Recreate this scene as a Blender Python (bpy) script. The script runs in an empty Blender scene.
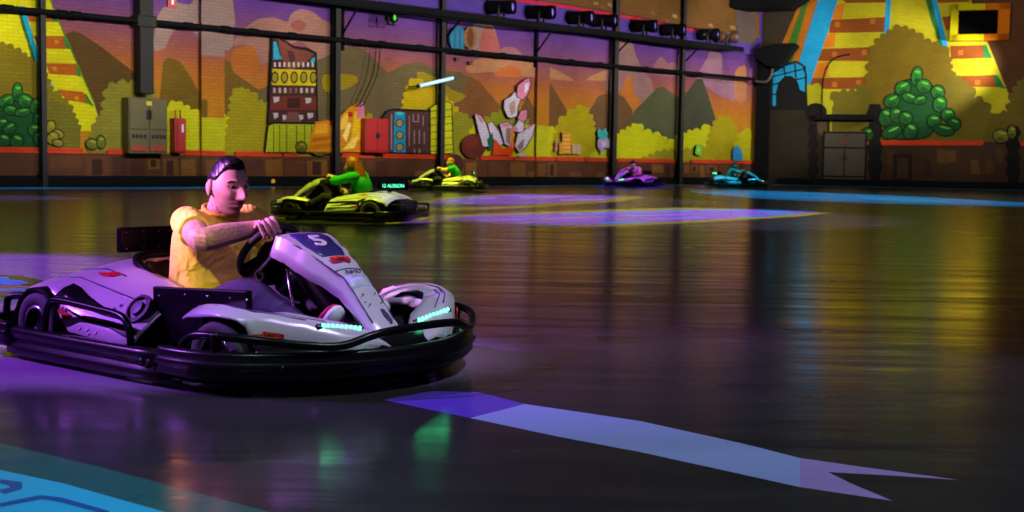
import bpy, bmesh, math, random
from mathutils import Vector, Matrix, Euler
random.seed(7)
PI = math.pi
C = bpy.context.scene.collection
scene = bpy.context.scene

# ------------------------------------------------------------------ camera
FPX, HCAM, ROLL = 1250.0, 0.85, 0.0167
PITCH = math.atan(98 / FPX)
cam_d = bpy.data.cameras.new('camera')
cam_d.sensor_width = 36.0
cam_d.lens = 36.0 * FPX / 1024.0
cam_d.clip_end = 300
cam_d.dof.use_dof = True
cam_d.dof.focus_distance = 5.2
cam_d.dof.aperture_fstop = 6.3
cam = bpy.data.objects.new('camera', cam_d)
C.objects.link(cam)
CAMR = Matrix.Rotation(PI / 2 - PITCH, 3, 'X') @ Matrix.Rotation(ROLL, 3, 'Z')
cam.matrix_world = Matrix.Translation((0, 0, HCAM)) @ CAMR.to_4x4()
scene.camera = cam

# ------------------------------------------------------------------ view, world
vs = scene.view_settings
vs.view_transform = 'Standard'
vs.look = 'None'
vs.gamma = 1.0
vs.use_curve_mapping = False
vs.exposure = 0.0
world = bpy.data.worlds.new('world')
scene.world = world
world.use_nodes = True
world.node_tree.nodes['Background'].inputs[0].default_value = (0.35, 0.3, 0.55, 1)
world.node_tree.nodes['Background'].inputs[1].default_value = 0.006


def spot(name, loc, target, power, color, angle, blend=0.3, radius=0.1):
    d = bpy.data.lights.new(name, 'SPOT')
    d.energy = power
    d.color = color
    d.spot_size = math.radians(angle)
    d.spot_blend = blend
    d.shadow_soft_size = radius
    o = bpy.data.objects.new(name, d)
    C.objects.link(o)
    o.location = loc
    o.rotation_euler = (Vector(target) - Vector(loc)).to_track_quat('-Z', 'Y').to_euler()
    return o


# ------------------------------------------------------------------ where things stand
def ray(px, py):
    return CAMR @ Vector(((px - 512) / FPX, -(py - 256) / FPX, -1.0))


def floor_pt(px, py, z=0.0):
    d = ray(px, py)
    return Vector((0, 0, HCAM)) + d * ((z - HCAM) / d.z)


BW0, BW1 = floor_pt(0, 187), floor_pt(740, 184)          # foot of the long brick wall
RW0, RW1 = floor_pt(760, 184), floor_pt(1024, 190)       # foot of the right-hand wall
BD = (BW1 - BW0).normalized()
RD = (RW1 - RW0).normalized()
den = BD.x * RD.y - BD.y * RD.x
tt = ((RW0.x - BW0.x) * RD.y - (RW0.y - BW0.y) * RD.x) / den
CORNER = BW0 + BD * tt
BLEN = 12.0 + tt                                          # long wall starts 12 m left of the frame edge
BORG = BW0 - BD * 12.0
RORG = CORNER.copy()
RLEN = (RW1 - CORNER).length + 8.0
WALL_H = 9.5


def frame(org, d):
    m = Matrix.Identity(4)
    yv = Vector((0, 0, 1)).cross(d)
    for i in range(3):
        m[i][0], m[i][1], m[i][2], m[i][3] = d[i], yv[i], (0, 0, 1)[i], org[i]
    return m


BM, RM = frame(BORG, BD), frame(RORG, RD)
BMI, RMI = BM.inverted(), RM.inverted()


def on_wall(px, py, M, MI, off=0.0):
    """local (s, z) of a point seen at px,py on the plane `off` metres in front of a wall"""
    o = MI @ Vector((0, 0, HCAM))
    d = MI.to_3x3() @ ray(px, py)
    t = (-off - o.y) / d.y
    p = o + d * t
    return p.x, p.z


def bw(px, py, off=0.0):
    return on_wall(px, py, BM, BMI, off)


def rw(px, py, off=0.0):
    return on_wall(px, py, RM, RMI, off)


MURAL = 1.0
# unseen lamps standing in for wall projectors, washing the picture painted into both walls
def unseen_wall_lamp(M, s, dist, z, tz, power, angle, col=(1, 0.97, 0.93)):
    a = M @ Vector((s, -dist, z))
    b = M @ Vector((s, 0, tz))
    spot('wall_wash_light', a, b, power, col, angle, 0.5, 0.25)


for k_ in range(10):
    unseen_wall_lamp(BM, 8 + 4 * k_, 10.0, 4.7, 4.1, 2150 * MURAL, 56)
for k_ in range(4):
    unseen_wall_lamp(RM, 1.2 + 4 * k_, 10.0, 5.8, 4.9, (1250 if k_ < 3 else 500) * MURAL, 62)
# magenta-violet projector beam that follows the grey kart
spot('kart_beam_light', (-8.3, 4.75, 4.9), (-1.95, 5.5, 0.0), 4600, (0.45, 0.11, 1.0), 29, 0.55, 0.05)
spot('shoulder_beam_light', (-6.6, 3.2, 3.2), (-1.15, 5.2, 0.66), 5200, (1.0, 0.36, 1.0), 8.5, 0.8, 0.2)
spot('violet_patch_light', (-7.5, 8.6, 6.0), (-3.9, 8.9, 0.0), 3600, (0.45, 0.11, 1.0), 30, 0.6, 0.05)
spot('nose_beam_light', (1.2, 2.2, 5.2), (-0.75, 5.0, 0.3), 460, (0.62, 0.36, 1.0), 14, 0.8, 0.05)
# added narrow warm fill on the driver's torso
spot('driver_fill_light', (-2.4, 0.8, 3.4), (-1.22, 5.25, 0.33), 620, (1.0, 0.88, 0.05), 4.6, 0.8, 0.05)
# beams on the floor graphics
spot('ribbon_light', (2.2, 3.4, 6.0), (1.0, 3.7, 0.0), 760, (0.75, 0.88, 1.0), 44, 0.3, 0.05)
spot('corner_graphic_light', (-1.6, 1.4, 5.0), (-1.55, 3.0, 0.0), 420, (0.7, 0.9, 1.0), 34, 0.4, 0.05)
spot('track_graphic_light', (4.5, 21.5, 8.8), (2.6, 19.6, 0.0), 5000, (0.80, 0.68, 1.0), 47, 0.4, 0.05)
spot('track_graphic_light', (3.5, 29.0, 8.8), (1.0, 26.5, 0.0), 3600, (0.80, 0.68, 1.0), 44, 0.4, 0.05)
spot('far_graphic_light', (10.5, 33.5, 8.8), (10.5, 33.0, 0.0), 2900, (0.15, 0.72, 1.0), 76, 0.4, 0.05)
spot('far_graphic_light', (-6.0, 26.0, 8.8), (-6.0, 26.0, 0.0), 900, (0.35, 0.6, 1.0), 84, 0.4, 0.05)
# added soft fill under the roof, not a lamp of the hall
ad = bpy.data.lights.new('roof_fill_light', 'AREA')
ad.shape = 'RECTANGLE'
ad.size, ad.size_y = 26, 34
ad.energy = 45
ad.color = (0.75, 0.72, 1.0)
ao = bpy.data.objects.new('roof_fill_light', ad)
C.objects.link(ao)
ao.location = (3, 16, 9.2)


# ------------------------------------------------------------------ materials
def lin(c):
    return tuple(((v / 255.0) / 12.92 if v / 255.0 <= 0.04045 else ((v / 255.0 + 0.055) / 1.055) ** 2.4) for v in c[:3]) + (1.0,)


_mats = {}


def mat(name, col, rough=0.5, metal=0.0, noise=0.0, nscale=20.0, bump=0.0, emit=None, estr=0.0, coat=0.0, srgb=True, spec=0.5):
    if name in _mats:
        return _mats[name]
    m = bpy.data.materials.new(name)
    m.use_nodes = True
    nt = m.node_tree
    b = nt.nodes['Principled BSDF']
    c = lin(col) if srgb else tuple(col) + (1.0,)
    b.inputs['Base Color'].default_value = c
    b.inputs['Roughness'].default_value = rough
    b.inputs['Metallic'].default_value = metal
    b.inputs['Coat Weight'].default_value = coat
    b.inputs['Specular IOR Level'].default_value = spec
    tc = nt.nodes.new('ShaderNodeTexCoord')
    nz = nt.nodes.new('ShaderNodeTexNoise')
    nz.inputs['Scale'].default_value = nscale
    nz.inputs['Detail'].default_value = 4
    nt.links.new(tc.outputs['Object'], nz.inputs['Vector'])
    if noise > 0:
        mx = nt.nodes.new('ShaderNodeMix')
        mx.data_type = 'RGBA'
        mx.inputs[6].default_value = tuple(v * (1 - noise) for v in c[:3]) + (1,)
        mx.inputs[7].default_value = tuple(min(1, v * (1 + noise)) for v in c[:3]) + (1,)
        nt.links.new(nz.outputs['Fac'], mx.inputs[0])
        nt.links.new(mx.outputs[2], b.inputs['Base Color'])
    if bump > 0:
        bp = nt.nodes.new('ShaderNodeBump')
        bp.inputs['Strength'].default_value = bump
        bp.inputs['Distance'].default_value = 0.01
        nt.links.new(nz.outputs['Fac'], bp.inputs['Height'])
        nt.links.new(bp.outputs['Normal'], b.inputs['Normal'])
    if emit:
        b.inputs['Emission Color'].default_value = lin(emit)
        b.inputs['Emission Strength'].default_value = estr
    if name == 'black_steel':
        b.inputs['Specular IOR Level'].default_value = .12
    _mats[name] = m
    return m


def wall_mat(name, col, ramp=None, brick=True):
    """brick with the projected picture painted into its colour; ramp = [(z, colour)...] for the sunset sky of the artwork"""
    if name in _mats:
        return _mats[name]
    m = bpy.data.materials.new(name)
    m.use_nodes = True
    nt = m.node_tree
    b = nt.nodes['Principled BSDF']
    b.inputs['Roughness'].default_value = 0.85
    b.inputs['Specular IOR Level'].default_value = 0.15
    tc = nt.nodes.new('ShaderNodeTexCoord')
    sep = nt.nodes.new('ShaderNodeSeparateXYZ')
    nt.links.new(tc.outputs['Object'], sep.inputs[0])
    com = nt.nodes.new('ShaderNodeCombineXYZ')
    nt.links.new(sep.outputs['X'], com.inputs['X'])
    nt.links.new(sep.outputs['Z'], com.inputs['Y'])
    br = nt.nodes.new('ShaderNodeTexBrick')
    br.inputs['Scale'].default_value = 1.0
    br.inputs['Brick Width'].default_value = 0.26
    br.inputs['Row Height'].default_value = 0.085
    br.inputs['Mortar Size'].default_value = 0.012
    br.inputs['Color1'].default_value = (1.0, 1.0, 1.0, 1)
    br.inputs['Color2'].default_value = (0.86, 0.86, 0.86, 1)
    br.inputs['Mortar'].default_value = (0.76, 0.76, 0.76, 1)
    nt.links.new(com.outputs[0], br.inputs['Vector'])
    nz = nt.nodes.new('ShaderNodeTexNoise')
    nz.inputs['Scale'].default_value = 1.3
    nz.inputs['Detail'].default_value = 5
    nt.links.new(com.outputs[0], nz.inputs['Vector'])
    mr = nt.nodes.new('ShaderNodeMapRange')
    mr.inputs['To Min'].default_value = 0.72
    mr.inputs['To Max'].default_value = 1.18
    nt.links.new(nz.outputs['Fac'], mr.inputs['Value'])
    mul = nt.nodes.new('ShaderNodeVectorMath')
    mul.operation = 'MULTIPLY'
    nt.links.new(br.outputs['Color'], mul.inputs[0])
    nt.links.new(mr.outputs[0], mul.inputs[1])
    mul2 = nt.nodes.new('ShaderNodeVectorMath')
    mul2.operation = 'MULTIPLY'
    nt.links.new(mul.outputs[0], mul2.inputs[0])
    if ramp:
        z0, z1 = ramp[0][0], ramp[-1][0]
        mz = nt.nodes.new('ShaderNodeMapRange')
        mz.inputs['From Min'].default_value = z0
        mz.inputs['From Max'].default_value = z1
        nt.links.new(sep.outputs['Z'], mz.inputs['Value'])
        cr = nt.nodes.new('ShaderNodeValToRGB')
        els = cr.color_ramp.elements
        while len(els) < len(ramp):
            els.new(0.5)
        for e, (z, c) in zip(els, ramp):
            e.position = (z - z0) / (z1 - z0)
            e.color = lin(c)
        nt.links.new(mz.outputs[0], cr.inputs[0])
        nt.links.new(cr.outputs[0], mul2.inputs[1])
    else:
        mul2.inputs[1].default_value = lin(col)[:3]
    nt.links.new(mul2.outputs[0], b.inputs['Base Color'])
    bp = nt.nodes.new('ShaderNodeBump')
    bp.inputs['Strength'].default_value = 0.4
    bp.inputs['Distance'].default_value = 0.02
    nt.links.new(br.outputs['Fac'], bp.inputs['Height'])
    bp.invert = True
    nt.links.new(bp.outputs['Normal'], b.inputs['Normal'])
    _mats[name] = m
    return m


def floor_mat(name, col, dark=None, var=0.25, lit_zone=None):
    """sealed concrete, glossy, with scuffs; the track graphics share its gloss"""
    if name in _mats:
        return _mats[name]
    m = bpy.data.materials.new(name)
    m.use_nodes = True
    nt = m.node_tree
    b = nt.nodes['Principled BSDF']
    b.inputs['Specular IOR Level'].default_value = 0.23
    tc = nt.nodes.new('ShaderNodeTexCoord')
    mp = nt.nodes.new('ShaderNodeMapping')
    mp.inputs['Scale'].default_value = (0.35, 1.6, 1.0)
    mp.inputs['Rotation'].default_value = (0, 0, 0.25)
    nt.links.new(tc.outputs['Object'], mp.inputs['Vector'])
    nz = nt.nodes.new('ShaderNodeTexNoise')
    nz.inputs['Scale'].default_value = 1.4
    nz.inputs['Detail'].default_value = 7
    nz.inputs['Roughness'].default_value = 0.65
    nt.links.new(mp.outputs[0], nz.inputs['Vector'])
    c = lin(col)
    mx = nt.nodes.new('ShaderNodeMix')
    mx.data_type = 'RGBA'
    mx.inputs[6].default_value = tuple(v * (1 - var) for v in c[:3]) + (1,)
    mx.inputs[7].default_value = tuple(min(1, v * (1 + var)) for v in c[:3]) + (1,)
    nt.links.new(nz.outputs['Fac'], mx.inputs[0])
    out = mx.outputs[2]
    if lit_zone:
        # violet light pool painted into the floor as a paler area: (centre, axis, semi-axes, colour)
        (cx, cy), (ax, ay), ra, rb, zc = lit_zone
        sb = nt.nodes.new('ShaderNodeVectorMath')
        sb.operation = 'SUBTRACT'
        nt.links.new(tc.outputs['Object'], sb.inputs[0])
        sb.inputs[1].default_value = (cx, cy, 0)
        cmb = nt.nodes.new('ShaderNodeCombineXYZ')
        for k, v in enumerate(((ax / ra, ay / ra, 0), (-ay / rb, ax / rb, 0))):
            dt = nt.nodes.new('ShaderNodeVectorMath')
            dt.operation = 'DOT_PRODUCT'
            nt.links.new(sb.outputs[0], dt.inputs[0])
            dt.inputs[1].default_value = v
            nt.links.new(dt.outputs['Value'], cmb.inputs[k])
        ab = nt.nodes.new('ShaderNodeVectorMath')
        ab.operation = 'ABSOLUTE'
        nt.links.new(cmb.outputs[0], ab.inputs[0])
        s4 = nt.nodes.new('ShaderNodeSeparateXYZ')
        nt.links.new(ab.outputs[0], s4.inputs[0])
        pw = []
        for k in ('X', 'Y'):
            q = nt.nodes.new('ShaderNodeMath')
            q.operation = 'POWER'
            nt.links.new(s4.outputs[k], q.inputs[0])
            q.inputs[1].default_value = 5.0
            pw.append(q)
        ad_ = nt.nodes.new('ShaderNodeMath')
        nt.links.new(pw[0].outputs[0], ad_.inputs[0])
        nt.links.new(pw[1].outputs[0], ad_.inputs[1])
        # the far edge of the painted light pool runs aslant
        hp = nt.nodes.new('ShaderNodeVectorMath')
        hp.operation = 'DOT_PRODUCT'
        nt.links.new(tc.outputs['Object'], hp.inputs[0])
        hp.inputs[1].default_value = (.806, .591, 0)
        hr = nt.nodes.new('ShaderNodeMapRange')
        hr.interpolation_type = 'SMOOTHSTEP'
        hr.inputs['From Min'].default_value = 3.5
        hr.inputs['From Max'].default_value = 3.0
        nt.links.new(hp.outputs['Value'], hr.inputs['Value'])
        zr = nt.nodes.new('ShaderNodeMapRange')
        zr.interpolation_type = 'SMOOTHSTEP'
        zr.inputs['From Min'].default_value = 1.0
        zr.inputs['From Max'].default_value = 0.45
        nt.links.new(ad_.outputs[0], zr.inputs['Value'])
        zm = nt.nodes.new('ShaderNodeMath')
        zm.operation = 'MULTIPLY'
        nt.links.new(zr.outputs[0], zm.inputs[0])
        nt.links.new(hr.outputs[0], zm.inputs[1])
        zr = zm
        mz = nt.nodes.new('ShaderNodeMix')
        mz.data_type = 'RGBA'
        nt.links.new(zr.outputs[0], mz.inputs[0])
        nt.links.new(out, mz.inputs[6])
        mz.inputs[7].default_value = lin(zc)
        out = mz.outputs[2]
    nt.links.new(out, b.inputs['Base Color'])
    mp2 = nt.nodes.new('ShaderNodeMapping')
    mp2.inputs['Scale'].default_value = (0.5, 5.0, 1.0)
    mp2.inputs['Rotation'].default_value = (0, 0, 0.12)
    nt.links.new(tc.outputs['Object'], mp2.inputs['Vector'])
    n3 = nt.nodes.new('ShaderNodeTexNoise')
    n3.inputs['Scale'].default_value = 1.1
    n3.inputs['Detail'].default_value = 8
    n3.inputs['Roughness'].default_value = 0.7
    nt.links.new(mp2.outputs[0], n3.inputs['Vector'])
    rr = nt.nodes.new('ShaderNodeMapRange')
    rr.inputs['From Min'].default_value = 0.3
    rr.inputs['From Max'].default_value = 0.7
    rr.inputs['To Min'].default_value = 0.08
    rr.inputs['To Max'].default_value = 0.30
    nt.links.new(n3.outputs['Fac'], rr.inputs['Value'])
    nt.links.new(rr.outputs[0], b.inputs['Roughness'])
    n2 = nt.nodes.new('ShaderNodeTexNoise')
    n2.inputs['Scale'].default_value = 3.0
    n2.inputs['Detail'].default_value = 3
    nt.links.new(mp.outputs[0], n2.inputs['Vector'])
    bp = nt.nodes.new('ShaderNodeBump')
    bp.inputs['Strength'].default_value = 0.10
    bp.inputs['Distance'].default_value = 0.02
    nt.links.new(n2.outputs['Fac'], bp.inputs['Height'])
    nt.links.new(bp.outputs['Normal'], b.inputs['Normal'])
    _mats[name] = m
    return m


M_body = mat('silver_bodywork', (212, 208, 216), 0.28, 0.15, 0.04, 14, coat=0.3)
M_black = mat('black_plastic', (13, 12, 15), 0.28, 0, 0.25, 30, 0.03, spec=.22)
M_bump = mat('black_bumper', (16, 15, 18), 0.30, 0, 0.3, 18, 0.10, spec=.30)
M_rubber = mat('tyre_rubber', (66, 62, 68), 0.75, 0, 0.2, 40, 0.2)
M_rim = mat('rim_metal', (60, 58, 66), 0.35, 0.8, 0.1, 30)
M_dark = mat('dark_gap', (8, 8, 10), 0.6, 0, 0.2, 20)
M_chrome = mat('bright_metal', (205, 205, 212), 0.22, 1.0, 0.05, 40)
M_red = mat('red_sticker', (205, 25, 40), 0.4, 0, 0.1, 30)
M_orange = mat('orange_lettering', (240, 130, 30), 0.4, 0, 0.05, 30)
M_navy = mat('navy_plate', (58, 50, 110), 0.35, 0, 0.05, 30)
M_white = mat('white_lettering', (225, 225, 230), 0.4, 0, 0.03, 30)
M_ink = mat('dark_lettering', (30, 26, 50), 0.5, 0, 0.1, 30)
M_led = mat('green_led', (60, 200, 140), 0.3, emit=(60, 255, 160), estr=12.0)
M_ledtxt = mat('led_lettering', (60, 200, 140), 0.3, emit=(90, 255, 190), estr=2.2)
M_trim = mat('grey_seam', (70, 62, 95), 0.4, 0, 0.1, 30)
M_seat = mat('black_seat', (24, 23, 27), 0.5, 0, 0.2, 40, 0.08)
M_steel = mat('dark_steel', (24, 20, 16), 0.7, 0.0, 0.3, 6, 0.1)
M_blacksteel = mat('black_steel', (9, 9, 10), 0.75, 0.0, 0.3, 6, 0.1)


# ------------------------------------------------------------------ mesh helpers
def obj(name, bm, m, parent=None, smooth=True, bevel=0.0):
    me = bpy.data.meshes.new(name)
    bmesh.ops.recalc_face_normals(bm, faces=bm.faces[:])
    bm.to_mesh(me)
    bm.free()
    for mm in (m if isinstance(m, (list, tuple)) else [m]):
        me.materials.append(mm)
    if smooth:
        for p in me.polygons:
            p.use_smooth = True
    o = bpy.data.objects.new(name, me)
    C.objects.link(o)
    if parent:
        o.parent = parent
    if bevel > 0:
        b = o.modifiers.new('bevel', 'BEVEL')
        b.width = bevel
        b.segments = 2
        b.limit_method = 'ANGLE'
        b.angle_limit = math.radians(40)
    return o


def sharp(o, ang=35):
    """shade flat across edges sharper than ang"""
    me = o.data
    me.set_sharp_from_angle(angle=math.radians(ang))
    return o


def tag(o, label, cat, group=None, kind=None):
    o['label'] = label
    o['category'] = cat
    if group:
        o['group'] = group
    if kind:
        o['kind'] = kind
    return o


def thing(name, label, cat, M=None, group=None):
    o = bpy.data.objects.new(name, None)
    o.empty_display_size = 0.1
    C.objects.link(o)
    if M is not None:
        o.matrix_world = M
    return tag(o, label, cat, group)


def B():
    return bmesh.new()


def box(bm, c, s, rot=None, mi=0):
    M = Matrix.Translation(c)
    if rot is not None:
        M = M @ (rot.to_matrix().to_4x4() if isinstance(rot, Euler) else rot.to_4x4())
    r = bmesh.ops.create_cube(bm, size=1.0, matrix=M @ Matrix.Diagonal((s[0], s[1], s[2], 1)))
    fs = set()
    for v in r['verts']:
        for f in v.link_faces:
            fs.add(f)
    for f in fs:
        f.material_index = mi


def ball(bm, c, r, seg=12, mi=0, sc=(1, 1, 1)):
    res = bmesh.ops.create_uvsphere(bm, u_segments=seg, v_segments=max(6, seg * 2 // 3), radius=r,
                                    matrix=Matrix.Translation(c) @ Matrix.Diagonal((sc[0], sc[1], sc[2], 1)))
    for v in res['verts']:
        for f in v.link_faces:
            f.material_index = mi


def crom(pts, n=6, closed=False):
    """Catmull-Rom through points (any dimension tuples)"""
    P = [tuple(p) for p in pts]
    out = []
    L = len(P)
    rng = range(L if closed else L - 1)
    for i in rng:
        if closed:
            a, b, c, d = P[i - 1], P[i], P[(i + 1) % L], P[(i + 2) % L]
        else:
            a, b, c, d = P[max(i - 1, 0)], P[i], P[i + 1], P[min(i + 2, L - 1)]
        for k in range(n):
            t = k / n
            out.append(tuple(0.5 * ((2 * b[j]) + (-a[j] + c[j]) * t + (2 * a[j] - 5 * b[j] + 4 * c[j] - d[j]) * t * t
                                    + (-a[j] + 3 * b[j] - 3 * c[j] + d[j]) * t ** 3) for j in range(len(b))))
    if not closed:
        out.append(P[-1])
    return out


def frames(pts):
    P = [Vector(p) for p in pts]
    T = []
    for i in range(len(P)):
        a = P[max(i - 1, 0)]
        b = P[min(i + 1, len(P) - 1)]
        T.append((b - a).normalized())
    ref = Vector((0, 0, 1)) if abs(T[0].z) < 0.9 else Vector((1, 0, 0))
    N = [(ref - T[0] * ref.dot(T[0])).normalized()]
    for i in range(1, len(P)):
        n = N[-1] - T[i] * N[-1].dot(T[i])
        N.append(n.normalized())
    return P, T, N


def ring_loft(bm, rings, cap=True, closed=False, mi=0):
    vs_ = [[bm.verts.new(p) for p in r] for r in rings]
    n = len(vs_[0])
    L = len(vs_)
    for i in range(L if closed else L - 1):
        a, b = vs_[i], vs_[(i + 1) % L]
        for k in range(n):
            f = bm.faces.new((a[k], a[(k + 1) % n], b[(k + 1) % n], b[k]))
            f.material_index = mi
    if cap and not closed:
        f = bm.faces.new(list(reversed(vs_[0])))
        f.material_index = mi
        f = bm.faces.new(vs_[-1])
        f.material_index = mi
    return vs_


def tube(bm, pts, r, n=10, sm=5, mi=0, cap=True):
    """r: radius or list per control point"""
    if not isinstance(r, (list, tuple)):
        r = [r] * len(pts)
    q = [tuple(p) + (rr,) for p, rr in zip(pts, r)]
    if sm > 1 and len(q) > 2:
        q = crom(q, sm)
    elif sm > 1:
        q = [tuple(q[0][j] + (q[1][j] - q[0][j]) * k / 3 for j in range(4)) for k in range(4)]
    P, T, N = frames([p[:3] for p in q])
    rings = []
    for p, t, nn, w in zip(P, T, N, [x[3] for x in q]):
        bb = t.cross(nn)
        rings.append([p + (nn * math.cos(a) + bb * math.sin(a)) * w for a in [2 * PI * k / n for k in range(n)]])
    ring_loft(bm, rings, cap, mi=mi)


def limb(bm, pts, r, n=14, sm=6):
    """tube with rounded ends, for bodies"""
    r = list(r)
    P0, P1 = Vector(pts[0]), Vector(pts[-1])
    q = crom([tuple(p) + (rr,) for p, rr in zip(pts, r)], sm)
    P, T, N = frames([p[:3] for p in q])
    W = [x[3] for x in q]
    rings = []

    def rg(c, t, nn, w):
        bb = t.cross(nn)
        return [c + (nn * math.cos(a) + bb * math.sin(a)) * w for a in [2 * PI * k / n for k in range(n)]]
    for k in (0.95, 0.75, 0.4):
        rings.append(rg(P[0] - T[0] * W[0] * k, T[0], N[0], W[0] * math.sqrt(1 - k * k)))
    for c, t, nn, w in zip(P, T, N, W):
        rings.append(rg(c, t, nn, w))
    for k in (0.4, 0.75, 0.95):
        rings.append(rg(P[-1] + T[-1] * W[-1] * k, T[-1], N[-1], W[-1] * math.sqrt(1 - k * k)))
    ring_loft(bm, rings)


def ell_loft(bm, secs, n=24, power=2.0, sm=5):
    """secs: (center, semi_x, semi_y, tilt) ellipse rings stacked; tilt about Y"""
    q = crom([tuple(c) + (a, b, t) for c, a, b, t in secs], sm)
    rings = []
    for x in q:
        c = Vector(x[:3])
        a, b, t = x[3:6]
        ax = Vector((math.cos(t), 0, -math.sin(t)))
        ay = Vector((0, 1, 0))
        r_ = []
        for k in range(n):
            th = 2 * PI * k / n
            cs, sn = math.cos(th), math.sin(th)
            e = 2.0 / power
            r_.append(c + ax * (a * math.copysign(abs(cs) ** e, cs)) + ay * (b * math.copysign(abs(sn) ** e, sn)))
        rings.append(r_)
    ring_loft(bm, rings)


def lathe(bm, prof, M, n=28, mi=0, closed=True):
    """prof (r, h) turned about local Z of M"""
    rings = []
    for r, h in prof:
        rings.append([M @ Vector((r * math.cos(2 * PI * k / n), r * math.sin(2 * PI * k / n), h)) for k in range(n)])
    ring_loft(bm, rings, cap=not closed, closed=closed, mi=mi)


def prism(bm, pts, M, depth, mi=0):
    """2-D polygon extruded along +Z of M"""
    a = [bm.verts.new(M @ Vector((p[0], p[1], 0))) for p in pts]
    b = [bm.verts.new(M @ Vector((p[0], p[1], depth))) for p in pts]
    n = len(pts)
    bm.faces.new(list(reversed(a))).material_index = mi
    bm.faces.new(b).material_index = mi
    for k in range(n):
        bm.faces.new((a[k], a[(k + 1) % n], b[(k + 1) % n], b[k])).material_index = mi


def grid(bm, rows, mi=0):
    vs_ = [[bm.verts.new(p) for p in r] for r in rows]
    for i in range(len(vs_) - 1):
        for j in range(len(vs_[0]) - 1):
            bm.faces.new((vs_[i][j], vs_[i][j + 1], vs_[i + 1][j + 1], vs_[i + 1][j])).material_index = mi


def basis(o, xdir, zdir):
    x = Vector(xdir).normalized()
    z = Vector(zdir)
    z = (z - x * z.dot(x)).normalized()
    y = z.cross(x)
    m = Matrix.Identity(4)
    for i in range(3):
        m[i][0], m[i][1], m[i][2], m[i][3] = x[i], y[i], z[i], o[i]
    return m


def text_mesh(name, body, m, parent, M, size, shear=0.0, depth=0.001, bold=0.0):
    cu = bpy.data.curves.new('lettering', 'FONT')
    cu.body = body
    cu.size = size
    cu.extrude = depth
    cu.shear = shear
    cu.offset = size * bold
    cu.align_x = 'CENTER'
    cu.align_y = 'CENTER'
    t = bpy.data.objects.new('lettering', cu)
    C.objects.link(t)
    dg = bpy.context.evaluated_depsgraph_get()
    dg.update()
    me = bpy.data.meshes.new_from_object(t.evaluated_get(dg))
    bpy.data.objects.remove(t)
    me.transform(M)
    me.materials.clear()
    me.materials.append(m)
    o = bpy.data.objects.new(name, me)
    C.objects.link(o)
    if parent:
        o.parent = parent
    return o


# ================================================================== THE SETTING
# ---- floor; projected track graphics are light painted in as faces of the mesh
F_conc = floor_mat('sealed_concrete', (46, 45, 48), var=0.35, lit_zone=((-3.2, 7.3), (1, 0), 3.55, 3.05, (150, 122, 172)))
F_col = {}


def fm(rgb):
    if rgb not in F_col:
        F_col[rgb] = floor_mat('track_graphic_%d_%d_%d' % rgb, rgb, var=0.12)
    return F_col[rgb]


CY, BL, PU, YE, LA, VI = (40, 175, 235), (45, 110, 225), (150, 105, 225), (170, 165, 40), (150, 168, 232), (95, 70, 190)
fl = B()
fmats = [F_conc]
for p in ((-70, -12), (70, -12), (70, 80), (-70, 80)):
    fl.verts.new((p[0], p[1], 0))
fl.faces.new(fl.verts[:])


def floor_poly(rgb, pts, layer=1):
    m = fm(rgb)
    if m not in fmats:
        fmats.append(m)
    f = fl.faces.new([fl.verts.new(floor_pt(x, y, 0.0006 * layer)) for x, y in pts])
    f.material_index = fmats.index(m)


floor_poly(CY, [(-80, 187.2), (150, 187.3), (275, 186.2), (275, 187.8), (150, 189.2), (-80, 189.2)])
floor_poly((120, 110, 60), [(275, 186.2), (330, 186), (330, 187.3), (275, 187.8)])
floor_poly(CY, [(468, 186.2), (600, 184.8), (600, 186.2), (468, 188)])
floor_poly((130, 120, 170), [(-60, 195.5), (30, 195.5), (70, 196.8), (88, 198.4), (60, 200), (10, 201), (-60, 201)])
floor_poly(YE, [(395, 207), (440, 197.5), (520, 192.6), (610, 191.5), (650, 196), (620, 201.5), (540, 207), (470, 210), (410, 211)])
floor_poly(PU, [(408, 207.4), (450, 198.4), (520, 194), (600, 192.8), (622, 196.5), (600, 200.3), (520, 205), (450, 207.6)], 2)
for a, b, y in ((470, 492, 198), (520, 560, 196.5), (560, 600, 199.4), (455, 470, 203)):
    floor_poly((190, 150, 245), [(a, y), (b, y - 0.8), (b + 6, y), (b, y + 1.2), (a, y + 1.4)], 3)
floor_poly(YE, [(385, 222), (430, 215.5), (560, 211), (680, 207.5), (760, 207), (842, 211.5), (800, 216.5), (700, 222.5), (560, 229), (430, 229.5), (385, 227)])
floor_poly(PU, [(400, 222), (440, 217.2), (560, 213), (680, 209.6), (760, 209), (822, 211.8), (780, 215.5), (690, 221), (560, 226.4), (440, 226.8), (405, 225)], 2)
for x0, x1, y0, y1 in ((560, 585, 213.2, 214.2), (590, 612, 212.6, 213.7), (622, 650, 211.7, 212.9), (655, 690, 210.6, 212), (700, 745, 209.8, 211.2),
                       (755, 812, 209.6, 211.6), (765, 790, 213, 214.8), (735, 760, 216, 217.6), (600, 640, 222.2, 223.6), (520, 560, 225, 226)):
    floor_poly(CY, [(x0, y0), (x1, y0 - 0.4), (x1 + 6, y1 - 0.4), (x0 + 4, y1)], 3)
for x0, x1, y0 in ((455, 520, 220.5), (540, 600, 218.2), (470, 530, 223.6), (620, 680, 215.4), (640, 700, 218.4)):
    floor_poly((185, 140, 245), [(x0, y0), (x1, y0 - 1.4), (x1 + 10, y0 - 0.6), (x0 + 8, y0 + 1)], 3)
floor_poly(BL, [(590, 184.6), (705, 185.6), (705, 188.6), (640, 190), (585, 189)])
floor_poly((150, 140, 215), [(655, 184.3), (708, 184.8), (708, 186), (655, 186)], 2)
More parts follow.
